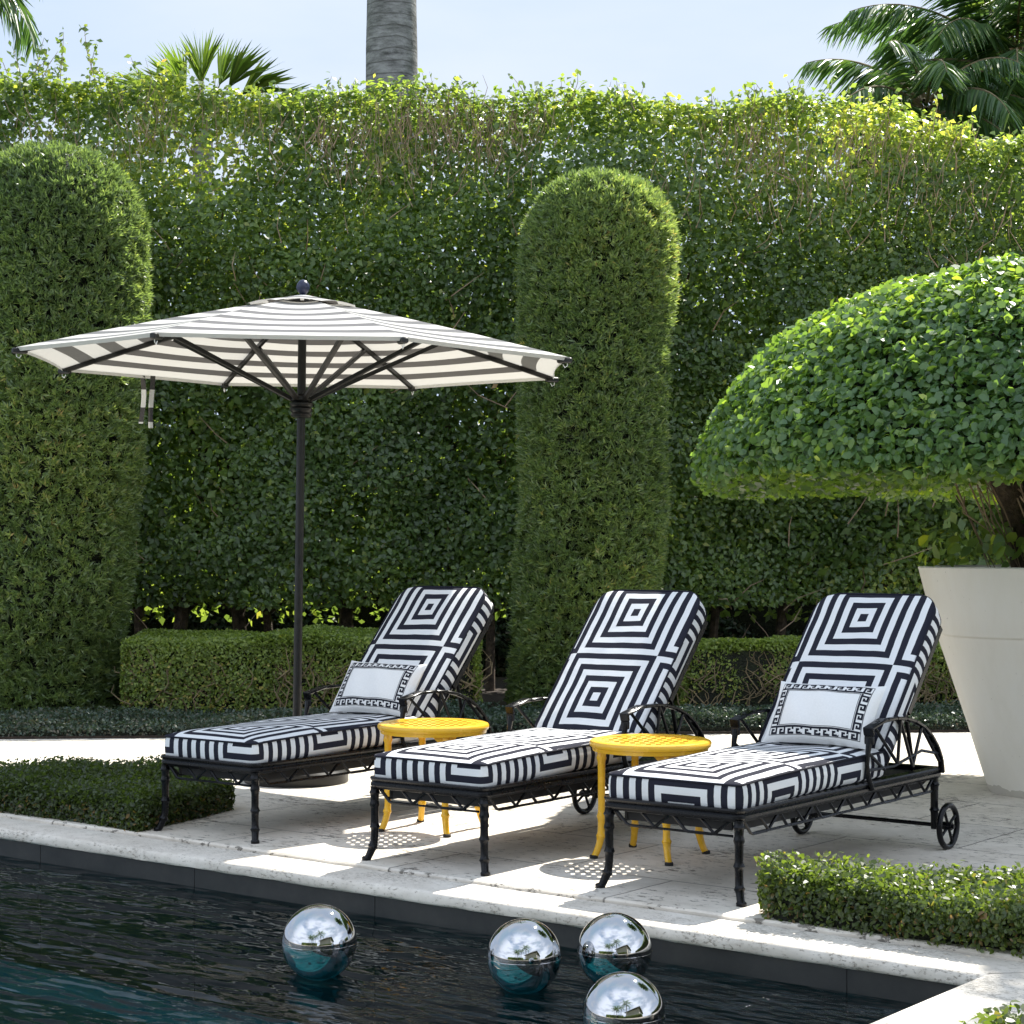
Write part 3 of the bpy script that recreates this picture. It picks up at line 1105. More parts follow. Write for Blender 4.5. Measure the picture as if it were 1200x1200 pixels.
# ---- mushroom tree in its planter ------------------------------------------
PC = Vector((3.335, 11.54, 0))
def planter():
    prof = [(.43, 0), (.437, .012), (.56, .40), (.66, .70), (.742, .945), (.748, .955), (.757, .957), (.763, .965), (.80, 1.14), (.852, 1.345), (.857, 1.36), (.85, 1.368), (.835, 1.366), (.828, 1.345), (.79, 1.15), (.785, 1.13)]
    root = thing('planter', 'huge cream tapered planter pot with a raised band below its rim', 'planter', PC)
    MB().lathe(prof, 96, cap0=True, cap1=False).build('pot', M_pot, root, angle=50)
    MB().lathe([(.3, 1.2), (.80, 1.2), (.803, 1.23), (.6, 1.26), (.2, 1.28)], 40).build('soil', M_soil, root)
planter()

def mushroom():
    root = thing('mushroom_topiary_tree', 'round leaved tree clipped to a wide mushroom dome in the cream planter', 'topiary', PC + Vector((0, 0, 1.27)))
    r = np.random.default_rng(90)
    Rm, z0, Hc = 2.20, .56, 1.42
    wob = Wob(2.0, 91); wob2 = Wob(5.5, 92)
    # outline of the clipped dome, radius and height from the apex over the rim to the underside
    CR = np.array([0, .248, .543, .80, 1.14, 1.29, 1.44, 1.63, 1.83, 1.98, 2.12, 2.205, 2.225, 2.19, 1.95, 1.2, .45])
    CZ = np.array([3.17, 3.155, 3.13, 3.10, 3.035, 2.975, 2.90, 2.78, 2.60, 2.43, 2.24, 2.06, 1.93, 1.86, 1.835, 1.87, 1.95]) - 1.27
    tt = np.linspace(0, len(CR) - 1, 400)
    cr_, cz_ = np.interp(tt, np.arange(len(CR)), CR), np.interp(tt, np.arange(len(CR)), CZ)
    for _ in range(60):
        cr_[1:-1] = (cr_[:-2] + cr_[1:-1] * 2 + cr_[2:]) / 4
        cz_[1:-1] = (cz_[:-2] + cz_[1:-1] * 2 + cz_[2:]) / 4
    ds = np.hypot(np.diff(cr_), np.diff(cz_)) * (cr_[1:] + cr_[:-1]) / 2
    cum = np.concatenate([[0], np.cumsum(ds)]); cum /= cum[-1]
    n = 112000
    f = np.interp(r.random(n), cum, np.arange(400)); a = r.uniform(0, 2 * PI, n)
    keep = (np.sin(a) < .5) | (r.random(n) < .5)
    f, a = f[keep], a[keep]
    g_ = lambda A, ff: np.interp(ff, np.arange(400), A)
    rr_, z = g_(cr_, f), g_(cz_, f)
    dr, dz = g_(np.gradient(cr_), f), g_(np.gradient(cz_), f)
    nr = unit(np.stack([-dz * np.cos(a), -dz * np.sin(a), dr], 1))
    P = np.stack([rr_ * np.cos(a), rr_ * np.sin(a), z], 1)
    P = P + nr * (.04 * wob(P) + .032 * wob2(P) - np.abs(r.exponential(.05, len(z))) + .035 * r.random(len(z)) ** 3)[:, None]
    Pa = P; Na = nr + np.array([0, 0, .3])
    L = r.uniform(.040, .066, len(Pa))
    t = tint_of(Pa, 1.6, 93, .40, .17, .12, r) + np.clip((Pa[:, 2] - z0 - .9) / 1.0, 0, .12)  # upper crown leaves tinted lighter, sunlight put into their colour
    # stray leaves on low shoots by the pot rim
    m = 170
    aa = r.uniform(PI * .80, PI * 1.6, m); r3 = r.uniform(.25, .84, m)
    Ps = np.stack([r3 * np.cos(aa), r3 * np.sin(aa), np.clip(.02 + .46 * (1 - r3 / .9) ** .8 + r.normal(0, .06, m), .0, .5) + np.where(r3 > .7, .06, 0)], 1)
    Pa = np.concatenate([Pa, Ps]); Na = np.concatenate([Na, np.stack([np.cos(aa), np.sin(aa), aa * 0 + .6], 1)])
    L = np.concatenate([L, r.uniform(.06, .11, m)]); t = np.concatenate([t, r.uniform(.5, .95, m)])
    leaf_mesh('crown', ML_round, Pa, Na, L, L * r.uniform(.68, .82, len(L)), t, root, 'oval', -.15, .15, jit=.8, rng=r)
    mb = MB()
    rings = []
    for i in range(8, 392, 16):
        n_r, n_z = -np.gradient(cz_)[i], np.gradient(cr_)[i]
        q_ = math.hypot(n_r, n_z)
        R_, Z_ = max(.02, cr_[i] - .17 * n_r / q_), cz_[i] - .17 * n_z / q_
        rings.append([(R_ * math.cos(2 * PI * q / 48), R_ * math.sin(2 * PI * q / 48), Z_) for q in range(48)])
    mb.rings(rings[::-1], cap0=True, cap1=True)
    mb.build('shade_core', M_core, root)
    # gnarled trunk spreading into the crown
    mb = MB()
    for i in range(13):
        aa = 2 * PI * i / 13 + random.uniform(-.2, .2)
        rb = random.uniform(.12, .24); rt = random.uniform(.30, .75)
        pts = []
        for s in range(9):
            t_ = s / 8
            rr_ = rb + (rt - rb) * t_ ** 2.2 + .02 * math.sin(5 * t_ + i)
            tw = aa + .9 * t_
            pts.append((rr_ * math.cos(tw), rr_ * math.sin(tw), -.04 + t_ * .84))
        w = random.uniform(.05, .10)
        mb.tube(pts, [w * (1.25 - .75 * s / 8) for s in range(9)], n=9)
    mb.tube([(0, 0, -.05), (.03, 0, .3), (-.02, .02, .75)], [.26, .2, .24], n=14)
    mb.build('trunk', M_bark, root)
    mb = MB()
    for i in range(46):   # hanging aerial roots
        aa = random.uniform(PI * .75, PI * 1.9); rt = random.uniform(.34, .78)
        p = Vector((rt * math.cos(aa), rt * math.sin(aa), random.uniform(.5, .62)))
        q = Vector((rt * .62 * math.cos(aa + .2), rt * .62 * math.sin(aa + .2), random.uniform(-.02, .25)))
        mb.tube([p, p.lerp(q, .4) + Vector((random.gauss(0, .03), random.gauss(0, .03), .02)), q], [.006, .005, .003], n=4, caps=False)
    mb.build('aerial_roots', M_twig, root)
mushroom()

# ---- palms -----------------------------------------------------------
def frond(mb_r, LP, origin, az, el, length, droop, r, leaflet=.55, nlf=46):
    pts = []
    p = Vector(origin); n = 14
    for i in range(n + 1):
        t = i / n
        e = el - droop * t ** 1.3
        pts.append(p.copy())
        p = p + Vector((math.cos(az) * math.cos(e), math.sin(az) * math.cos(e), math.sin(e))) * (length / n)
    mb_r.tube(pts, [.028 * (1 - .85 * i / n) for i in range(n + 1)], n=5, caps=False)
    side = Vector((-math.sin(az), math.cos(az), 0))
    for k in range(nlf):
        t = .12 + .88 * k / nlf
        f = t * n; i = min(int(f), n - 1)
        b = pts[i].lerp(pts[i + 1], f - i)
        tan = (pts[i + 1] - pts[i]).normalized()
        up = side.cross(tan)
        ll = leaflet * (.55 + .6 * math.sin(PI * min(1, t * .9 + .12))) * r.uniform(.85, 1.1)
        for sg in (-1, 1):
            d = (side * sg * .75 + tan * .75 + up * r.uniform(-.1, .45)).normalized()
            d = (d + Vector((0, 0, -.30 - .2 * r.random()))).normalized()
            LP.append((b, d, ll))

def leaflets(name, mat, LP, width, r, parent, t0=.4):
    P = np.array([tuple(a) for a, _, _ in LP]); D = np.array([tuple(d) for _, d, _ in LP]); L = np.array([l for _, _, l in LP])
    n = len(P)
    B = unit(np.cross(D, np.tile([0, 0, 1.0], (n, 1)) + r.normal(size=(n, 3)) * .5))
    N = np.cross(B, D)
    g = np.array([0, 0, -1.0])
    w = (width * (.8 + .4 * r.random(n)))[:, None]
    Lc = L[:, None]
    V = np.stack([P - B * w * .25, P + B * w * .25, P + D * Lc * .45 + B * w * .5, P + D * Lc + g * Lc * .22, P + D * Lc * .45 - B * w * .5], 1)
    me = bpy.data.meshes.new(name)
    me.vertices.add(n * 5); me.vertices.foreach_set('co', V.reshape(-1).astype(np.float32))
    me.loops.add(n * 5); me.loops.foreach_set('vertex_index', np.arange(n * 5, dtype=np.int32))
    me.polygons.add(n); me.polygons.foreach_set('loop_start', np.arange(0, n * 5, 5, dtype=np.int32))
    me.update(calc_edges=True)
    at = me.attributes.new('tint', 'FLOAT', 'FACE')
    at.data.foreach_set('value', np.clip(t0 + r.normal(size=n) * .22, 0, 1).astype(np.float32))
    me.materials.append(mat)
    o = bpy.data.objects.new(name, me); COL.objects.link(o); o.parent = parent
    return o

def feather_palm(name, label, loc, H, fr_, length, seed, trunk_r=.16, els=(-.5, 1.2), droop=1.2, leaflet=.6, azs=None, shaft=True, group=None, width=.035, nlf=46):
    root = thing(name, label, 'palm tree', loc, 0, group)
    r = np.random.default_rng(seed); rr = random.Random(seed)
    pr = []
    n = 20
    pts = [(0, 0, H * i / n) for i in range(n + 1)]
    mb = MB()
    prof = [(trunk_r * (1.08 - .2 * i / 40 + .02 * math.sin(i * 1.3)), H * i / 40) for i in range(41)]
    mb.lathe(prof, 28)
    if shaft:
        pass
    mb.build('trunk', M_ptrunk, root)
    mbr, LP = MB(), []
    for i in range(fr_):
        az = (azs[i % len(azs)] + rr.gauss(0, .18)) if azs else 2.399 * i + rr.uniform(-.2, .2)
        t = i / max(1, fr_ - 1)
        el = els[0] + (els[1] - els[0]) * t + rr.gauss(0, .1)
        frond(mbr, LP, (math.cos(az) * trunk_r * .6, math.sin(az) * trunk_r * .6, H + .1 + .3 * t), az, el, length * rr.uniform(.85, 1.1), droop * rr.uniform(.8, 1.2), rr, leaflet, nlf)
    mbr.build('frond_stems', M_twig2, root)
    leaflets('fronds', ML_palm, LP, width, r, root)
    return root

def at(px, Y, py):
    return Vector(((px - 600) / 2232 * Y, Y, 1.5 + (638 - py) / 2232 * Y))
p = at(459, 24.5, 0)
feather_palm('royal_palm', 'thick grey ringed palm trunk rising above the hedge', (p.x, p.y, 0), 15.0, 16, 3.6, 101, .335, leaflet=.7)
PG = 'feathery palms behind the hedge'
p = at(1190, 26, 75)
feather_palm('feather_palm', 'largest dark green feathery palm crown at the top right beyond the hedge', (p.x, p.y, 0), p.z - .3, 42, 2.5, 102, .17, (-.55, 1.3), 1.15, .62, group=PG, width=.032, nlf=72)
p = at(1085, 24.5, 118)
feather_palm('feather_palm', 'smaller feathery palm crown just over the hedge left of the big palm', (p.x, p.y, 0), p.z - .35, 22, 1.6, 103, .12, (-.3, .95), 1.3, .5, group=PG, width=.028, nlf=60)
p = at(-92, 23, -52)
feather_palm('feather_palm', 'palm with drooping frond tips hanging in the top left photo corner', (p.x, p.y, 0), p.z - .1, 20, 1.75, 104, .14, (-.2, 1.2), 1.7, .5, group=PG, width=.035)

def fan_palm():
    p = at(238, 22.5, 78)
    root = thing('fan_palm', 'yellow green fan palm leaves sticking up over the hedge top', 'palm tree', (p.x, p.y, 0))
    r = np.random.default_rng(105); rr = random.Random(105)
    H = p.z - .75
    MB().lathe([(.15 - .03 * i / 20, H * i / 20) for i in range(21)], 16).build('trunk', M_ptrunk, root)
    mb, LP = MB(), []
    for az, el, l in ((1.9, 1.42, .55), (2.9, 1.0, .5), (.9, 1.1, .6), (.15, .75, .62), (0.3, .35, .8), (3.3, .6, .6), (2.3, .7, .5), (-.9, .7, .6), (-2.0, .8, .5), (-1.5, 1.3, .6)):
        d = Vector((math.cos(az) * math.cos(el), math.sin(az) * math.cos(el) * .5, math.sin(el))).normalized()
        q = Vector((0, 0, H)) + d * l
        mb.tube([(0, 0, H), q], [.014, .008], n=5)
        side = d.cross(Vector((0, 1, 0.2))).normalized()
        for k in range(15):
            a = (k - 7) / 7 * .42
            dd = (d * math.cos(a) + side * math.sin(a) + Vector((0, rr.gauss(0, .06), 0))).normalized()
            LP.append((q, dd, .78 * (1 - .3 * abs(a)) * rr.uniform(.9, 1.08)))
    mb.build('leaf_stalks', M_twig2, root)
    leaflets('fan_leaves', ML_fan, LP, .034, r, root, .5)
fan_palm()

# ================================================================== umbrella
def umbrella():
    c = Vector((-1.329, 12.05, 0))
    rot = .036
    R, zr, za = 1.777, 2.649, 3.07
    root = thing('patio_umbrella', 'black and white striped octagonal patio umbrella on a black pole', 'umbrella', c - Vector((2.65 * .014, 0, 0)))
    root.rotation_euler.y = .014
    corners = [rad(270 - 22.5 - 45 * k) + rot for k in range(8)]
    def rim(k, t):     # t 0..1 between corner k and k+1, slightly hollow edge
        a, b = corners[k % 8], corners[(k + 1) % 8]
        p = Vector((R * math.cos(a), R * math.sin(a), zr)).lerp(Vector((R * math.cos(b), R * math.sin(b), zr)), t)
        s = 4 * t * (1 - t)
        p.x *= 1 - .018 * s; p.y *= 1 - .018 * s
        return p, s
    ap = R * math.cos(PI / 8)
    mb = MB()
    NT, NR = 10, 16
    def canopy_pt(k, t, q, r_out=1.0, lift=0.0):
        p, s = rim(k, t)
        z = zr + (za - zr) * (1 - q) - .035 * s * q * (1 - q) * 2 + lift + .012 * math.sin(PI * q)
        return Vector((p.x * q, p.y * q, z))
    q0 = .15
    for k in range(8):
        vs, fs, uvs = [], [], []
        for j in range(NR + 1):
            q = 1 - (1 - q0) * j / NR
            for i in range(NT + 1):
                vs.append(canopy_pt(k, i / NT, q))
        for j in range(NR):
            for i in range(NT):
                a = j * (NT + 1) + i
                fs.append((a + 1, a, a + NT + 1, a + NT + 2))
                d0, d1 = (1 - q0) * j / NR * ap, (1 - q0) * (j + 1) / NR * ap
                uvs.append([((i + 1) / NT, d0), (i / NT, d0), (i / NT, d1), ((i + 1) / NT, d1)])
        mb.add(vs, fs, 0, uvs)
        # short hem turned down at the rim
        vs, fs, uvs = [], [], []
        for i in range(NT + 1):
            p = canopy_pt(k, i / NT, 1.0)
            vs += [p, p + Vector((-p.x * .006, -p.y * .006, -.022))]
        for i in range(NT):
            fs.append((2 * i, 2 * i + 2, 2 * i + 3, 2 * i + 1))
            uvs.append([(0, .04), (0, .04), (0, .04), (0, .04)])
        mb.add(vs, fs, 0, uvs)
    can = mb.build('canopy', M_canopy, root, angle=9)
    # vent cap above the opening
    mb = MB()
    for k in range(8):
        vs, fs, uvs = [], [], []
        for j in range(5):
            q = .205 - .19 * j / 4
            for i in range(NT + 1):
                s = 4 * (i / NT) * (1 - i / NT)
                p, _ = rim(k, i / NT)
                z = za + .014 - .40 * q + .014 * s * (q / .205) ** 2
                vs.append((p.x * q, p.y * q, z))
        for j in range(4):
            for i in range(NT):
                a = j * (NT + 1) + i
                fs.append((a + 1, a, a + NT + 1, a + NT + 2))
                d0, d1 = j * .19 / 4 * ap + .01, (j + 1) * .19 / 4 * ap + .01
                uvs.append([(0, d0), (0, d0), (0, d1), (0, d1)])
        mb.add(vs, fs, 0, uvs)
    mb.build('vent', M_canopy, can, angle=20)
    # closing straps hanging off the back left edge
    p = canopy_pt(2, .47, .985)
    for i, (dx, ln) in enumerate(((-.025, .33), (.040, .36))):
        mb = MB()
        vs, fs, uvs = [], [], []
        for j in range(13):
            t = j / 12
            x = p.x + dx + .008 * math.sin(t * 4 + i * 2)
            vs += [(x - .016, p.y + .02 * math.sin(3 * t), p.z - .01 - ln * t), (x + .016, p.y + .006 + .02 * math.sin(3 * t + .3), p.z - .01 - ln * t)]
        for j in range(12):
            fs.append((2 * j, 2 * j + 1, 2 * j + 3, 2 * j + 2))
            uvs.append([(0, .13 + ln * 1.0 * j / 12)] * 2 + [(0, .13 + ln * (j + 1) / 12)] * 2)
        mb.add(vs, fs, 0, uvs)
        mb.build('tie_strap', M_canopy, can)
    hub_z = za - .03
    for k in range(8):
        a = corners[k]
        d = Vector((math.cos(a), math.sin(a), 0))
        pts = []
        for q in (.03, .3, .6, .85, 1.005):
            z = zr + (za - zr) * (1 - q) + .012 * math.sin(PI * q) - .022
            pts.append(d * (R * q) + Vector((0, 0, z)))
        mb = MB()
        for s, e in zip(pts[:-1], pts[1:]):
            mb.bar(s, e, .022, .03)
        rb = mb.build('rib', M_umbm, root)
        q = .52
        zt = zr + (za - zr) * (1 - q) + .012 * math.sin(PI * q) - .045
        MB().bar(d * .06 + Vector((0, 0, 2.415)), d * (R * q) + Vector((0, 0, zt)), .030, .026).build('strut', M_umbm, rb)
        e = pts[-1]
        mb = MB()
        mb.box(e + d * -.03 + Vector((0, 0, .004)), (.09, .036, .034), rz=a, bev=.006)
        mb.build('tip_cap', M_umbm, rb)
        mb = MB()
        mb.tube([e + d * -.01, e + d * -.012 + Vector((0, 0, -.03)), e + d * -.028 + Vector((0, 0, -.04)), e + d * -.04 + Vector((0, 0, -.02))], .003, 6)
        mb.build('hook_cord', M_cord, rb)
    MB().lathe([(.027, .05), (.027, 2.98)], 20).build('pole', M_umbm, root)
    mb = MB()
    prof = [(.036, 2.30), (.062, 2.305), (.068, 2.32), (.060, 2.333), (.070, 2.345), (.073, 2.358), (.062, 2.368), (.074, 2.38), (.076, 2.393), (.062, 2.402), (.075, 2.412), (.075, 2.432), (.036, 2.45)]
    mb.lathe(prof, 28)
    mb.build('collar', M_umbm, root)
    MB().lathe([(.04, hub_z - .08), (.085, hub_z - .07), (.085, hub_z - .03), (.04, hub_z)], 24).build('hub', M_umbm, root)
    MB().lathe([(.03, za - .01), (.03, za + .005), (.018, za + .012), (.036, za + .03), (.044, za + .052), (.040, za + .076), (.026, za + .096), (.006, za + .106)], 24).build('finial', M_finial, root)
    base = MB().lathe([(.325, 0.0), (.33, .01), (.33, .075), (.318, .088), (.10, .098), (.06, .105)], 48).build('base', M_umbm, root)
    MB().lathe([(.052, .10), (.052, .36), (.048, .38), (.034, .385)], 24).build('base_sleeve', M_umbm, base)
umbrella()

# ================================================================== loungers
def outline(w, y0, y1, rf, rb, n=8):
    """rounded rectangle, ccw from the front left, returns points, normals, arc length"""
    pts, nor = [], []
    hw = w / 2
    for cx, cy, a0, r in ((-hw + rf, y0 + rf, PI, rf), (hw - rf, y0 + rf, 1.5 * PI, rf), (hw - rb, y1 - rb, 0, rb), (-hw + rb, y1 - rb, .5 * PI, rb)):
        for i in range(n + 1):
            a = a0 + .5 * PI * i / n
            pts.append(Vector((cx + r * math.cos(a), cy + r * math.sin(a), 0)))
            nor.append(Vector((math.cos(a), math.sin(a), 0)))
    # extra points on the straight runs
    P, N = [], []
    m = len(pts)
    for i in range(m):
        a, b = pts[i], pts[(i + 1) % m]
        P.append(a); N.append(nor[i])
        l = (b - a).length
        if l > .1:
            c = int(l / .05)
            for q in range(1, c):
                P.append(a.lerp(b, q / c)); N.append(nor[i].lerp(nor[(i + 1) % m], q / c).normalized())
    s = [0.0]
    for i in range(1, len(P)):
        s.append(s[-1] + (P[i] - P[i - 1]).length)
    tot = s[-1] + (P[0] - P[-1]).length
    off = 0
    return P, N, s, tot

def cushion(name, w, y0, y1, rf, rb, th, crown, mats, parent, uv_off, M=Matrix(), bend=None, wrink=0.0, seed=1, uv_y=1.0):
    """boxed cushion lying in its own xy plane with the top at z = th"""
    P, N, s, tot = outline(w, y0, y1, rf, rb)
    n = len(P)
    cx = Vector((0, (y0 + y1) / 2, 0))
    wb = Wob(6.0, seed)
    mb = MB()
    def T(p):
        if bend: p = bend(p)
        return M @ p
    # boxing
    prof = [(-.012, 0.0), (.002, .012), (.007, th * .3), (.009, th * .55), (.006, th * .8), (0, th - .008)]
    rings = []
    for d, z in prof:
        rings.append([T(P[i] + N[i] * (d + wrink * .5 * float(wb([[P[i].x, P[i].y, z * 3]])[0])) + Vector((0, 0, z))) for i in range(n)])
    vs = [p for r in rings for p in r]
    fs, uvs = [], []
    for j in range(len(prof) - 1):
        for i in range(n):
            l = (i + 1) % n
            s1 = s[l] if l else tot
            fs.append((j * n + i, j * n + l, (j + 1) * n + l, (j + 1) * n + i))
            uvs.append([(s[i], prof[j][1]), (s1, prof[j][1]), (s1, prof[j + 1][1]), (s[i], prof[j + 1][1])])
    mb.add(vs, fs, 1, uvs)
    # top and bottom, as shrinking outlines
    for top in (True, False):
        rr, uu = [], []
        steps = [1.0, .985, .96, .92, .85, .75, .62, .48, .34, .2, .08] if top else [1.0, .5, .1]
        for f in steps:
            ring, ur = [], []
            for i in range(n):
                p = P[i] + (N[i] * (-.012) if not top else Vector())
                q = cx + (p - cx)
                # shrink towards a spine so squares stay square
                q = Vector((q.x * f, cx.y + (q.y - cx.y) * (1 - (1 - f) * 1.0), 0))
                ex = 1 - abs(q.x) / (w / 2); ey = min(q.y - y0, y1 - q.y)
                if top:
                    e = max(0, min(ex * w / 2, ey))
                    z = th + crown * (1 - math.exp(-e / .07)) - .008 * math.exp(-e / .008)
                    z += wrink * float(wb([[q.x * 1.4, q.y, 3]])[0]) * min(1, e / .05)
                else:
                    z = 0
                ring.append(T(Vector((q.x, q.y, z))))
                ur.append((q.x + uv_off[0], q.y * uv_y + uv_off[1]))
            rr.append(ring); uu.append(ur)
        vs = [p for r in rr for p in r]; fs, uvs = [], []
        for j in range(len(rr) - 1):
            for i in range(n):
                l = (i + 1) % n
                if top:
                    fs.append((j * n + i, j * n + l, (j + 1) * n + l, (j + 1) * n + i)); uvs.append([uu[j][i], uu[j][l], uu[j + 1][l], uu[j + 1][i]])
                else:
                    fs.append((j * n + l, j * n + i, (j + 1) * n + i, (j + 1) * n + l)); uvs.append([uu[j][l], uu[j][i], uu[j + 1][i], uu[j + 1][l]])
        k0 = (len(rr) - 1) * n
        fs.append(tuple(k0 + i for i in range(n)) if top else tuple(k0 + n - 1 - i for i in range(n)))
        uvs.append([uu[-1][i] for i in range(n)] if top else [uu[-1][n - 1 - i] for i in range(n)])
        mb.add(vs, fs, 0, uvs)
    o = mb.build(name, mats, parent, angle=55)
    pp = MB()
    pp.tube([T(P[i] + N[i] * .001 + Vector((0, 0, th - .004))) for i in range(n)], .0055, 6, closed=True)
    pp.build('piping', M_navy, o)
    return o

RIM = .37
LEN = 1.95
HW = .352
def bamboo(mb, pts, r0, nodes):
    """tube with bamboo rings; pts from top to foot"""
    pts = [Vector(p) for p in pts]
    dense, rs = [], []
    n = 40
    seg = [0]
    for a, b in zip(pts[:-1], pts[1:]):
        seg.append(seg[-1] + (b - a).length)
    def at_(t):
        d = t * seg[-1]
        for i in range(len(pts) - 1):
            if d <= seg[i + 1] + 1e-9:
                f = (d - seg[i]) / max(1e-9, seg[i + 1] - seg[i])
                # catmull-rom
                p0 = pts[max(i - 1, 0)]; p1 = pts[i]; p2 = pts[i + 1]; p3 = pts[min(i + 2, len(pts) - 1)]
                return .5 * ((2 * p1) + (p2 - p0) * f + (2 * p0 - 5 * p1 + 4 * p2 - p3) * f * f + (3 * p1 - p0 - 3 * p2 + p3) * f ** 3)
        return pts[-1]
    for i in range(n + 1):
        t = i / n
        r = r0 * (1 - .12 * t)
        for nd in nodes:
            r += r0 * .32 * math.exp(-((t - nd) / .018) ** 2)
            r += r0 * .06 * math.exp(-((t - nd) / .07) ** 2)
        dense.append(at_(t)); rs.append(r)
    mb.tube(dense, rs, n=14)

def fret(mb, a, b, z1, z0, period, r=.0075):
    """open fretwork of angled rods under the rim, between plan points a and b"""
    a, b = Vector(a), Vector(b)
    L = (b - a).length
    n = max(2, round(L / period))
    p = L / n
    def q(s, z):
        v = a.lerp(b, s / L)
        return Vector((v.x, v.y, z))
    for i in range(n):
        s = i * p
        mb.tube([q(s + .006, z1), q(s + p * .22, z0 + .005), q(s + p * .27, z0), q(s + p * .66, z0), q(s + p * .71, z0 + .005), q(s + p * .98, z1)], r, 6, caps=False)
        mb.tube([q(s + p * .47, z1), q(s + p * .70, z0 + .003)], r * .9, 6, caps=False)
        mb.tube([q(s + p * .66, z0), q(s + p * 1.27 if i < n - 1 else L, z0)], r * .8, 6, caps=False)

def lounger_base():
    root = thing('chaise_lounge', 'x', 'chaise lounge', (0, 0, 0), 0, 'striped chaise lounges by the pool')
    # rim, double moulded rail
    P, N, s, tot = outline(2 * HW, 0.0, LEN, .045, .03)
    mb = MB()
    prof = [(-.045, .036), (-.004, .036), (.004, .030), (.006, .020), (.0, .012), (-.004, .006), (.002, -.001), (.003, -.012), (-.006, -.024), (-.012, -.028), (-.045, -.028), (-.045, .036)]
    mb.rings([[P[i] + N[i] * d + Vector((0, 0, RIM + min(z, .028))) for i in range(len(P))] for d, z in prof])
    frame = mb.build('frame', M_frame, root, angle=35)
    mb = MB()
    z1, z0 = RIM - .024, RIM - .088
    i_ = HW - .022
    fret(mb, (-i_ + .03, .022), (i_ - .03, .022), z1, z0, .30)
    fret(mb, (i_, .05), (i_, LEN - .06), z1, z0, .31)
    fret(mb, (-i_, .05), (-i_, LEN - .06), z1, z0, .31)
    fret(mb, (i_ - .03, LEN - .03), (-i_ + .03, LEN - .03), z1, z0, .30)
    mb.build('fretwork', M_frame, frame)
    mb = MB()
    mb.box((0, LEN / 2, RIM - .004), (2 * HW - .10, LEN - .10, .016))
    for sx in (-1, 1):
        mb.box((sx * (HW - .075), LEN / 2, RIM - .045), (.012, LEN - .16, .06))
    mb.box((0, .085, RIM - .045), (2 * HW - .18, .012, .06))
    mb.build('sling', M_sling, root)
    # front legs
    for sx in (-1, 1):
        mb = MB()
        x = sx * (HW - .024)
        bamboo(mb, [(x, .026, RIM - .02), (x, .026, .24), (x, .026, .13), (x + sx * .004, .022, .075), (x + sx * .018, .008, .025), (x + sx * .028, -.002, 0)], .0195, (.10, .24, .52, .80))
        mb.lathe([(.022, 0), (.023, .012), (.018, .018)], 12, c=(x + sx * .028, -.002, 0))
        mb.build('leg', M_frame, root)
    # rear legs, axle and wheels
    zw, rw, ww = .114, .114, .405
    yv = 1.90
    for sx in (-1, 1):
        mb = MB()
        x = sx * (HW - .02)
        bamboo(mb, [(x, yv, RIM - .02), (x, yv, .25), (x, yv, zw - .02)], .02, (.18, .62))
        mb.build('leg', M_frame, root)
        w = MB()
        ring = []
        for q in range(40):
            a = 2 * PI * q / 40
            ring.append((sx * ww, yv + (rw - .012) * math.cos(a), zw + (rw - .012) * math.sin(a)))
        w.tube(ring, .0145, 10, closed=True)
        for q in range(4):
            a = PI / 2 * q + .5
            w.tube([(sx * ww, yv, zw), (sx * ww, yv + (rw - .016) * math.cos(a), zw + (rw - .016) * math.sin(a))], .0075, 8)
        w.tube([(sx * (ww - .026), yv, zw), (sx * (ww + .02), yv, zw)], .02, 12)
        w.tube([(sx * (ww + .02), yv, zw), (sx * (ww + .032), yv, zw)], .011, 10)
        w.build('wheel', M_frame, root)
    MB().tube([(-.41, yv, zw), (.41, yv, zw)], .010, 10).build('axle', M_frame, root)
    # arms: flat front plate, hoop running down to the back, lattice
    for sx in (-1, 1):
        mb = MB()
        x = sx * (HW + .006)
        hoop = [(1.165, .655), (1.22, .668), (1.32, .675), (1.42, .676), (1.52, .668), (1.62, .648), (1.72, .612), (1.80, .566), (1.87, .505), (1.915, .44), (1.93, RIM)]
        for (y0, za_), (y1, zb_) in zip(hoop[:-1], hoop[1:]):
            mb.bar((x, y0, za_), (x, y1, zb_), .034, .016, up=(1, 0, 0), bev=.004) if False else mb.bar((x, y0, za_), (x, y1, zb_), .03, .017, up=(0, 0, 1), bev=.004)
        mb.bar((x, 1.135, .648), (x, 1.29, .680), .052, .016, bev=.005)
        mb.tube([(x, 1.15, .60), (x, 1.142, .57), (x, 1.132, .53), (x, 1.125, .48), (x, 1.14, .42), (x, 1.175, RIM - .005)], [.018, .015, .012, .011, .012, .013], 8)
        for (y0, q0_, w0), (y1, q1_, w1) in (((1.136, .655, .052), (1.148, .615, .047)), ((1.148, .615, .047), (1.147, .575, .034))):
            mb.bar((x, y0, q0_), (x, y1, q1_), .014, w0, up=(1, 0, 0), bev=.003)
        zig = [(1.14, .535), (1.30, .445), (1.20, .65), (1.44, .46), (1.47, .665), (1.60, .43), (1.70, .615), (1.74, .42)]
        for (y0, a_), (y1, b_) in ((zig[0], zig[1]), (zig[2], zig[3]), (zig[4], zig[3]), (zig[4], zig[5]), (zig[6], zig[5]), (zig[6], (1.90, .43))):
            mb.tube([(x, y0, a_), (x, y1, b_)], .0085, 7)
        mb.tube([(x, 1.13, .455), (x, 1.40, .452), (x, 1.70, .50), (x, 1.88, .47)], .0075, 7)
        mb.build('arm', M_frame, root)
    return root

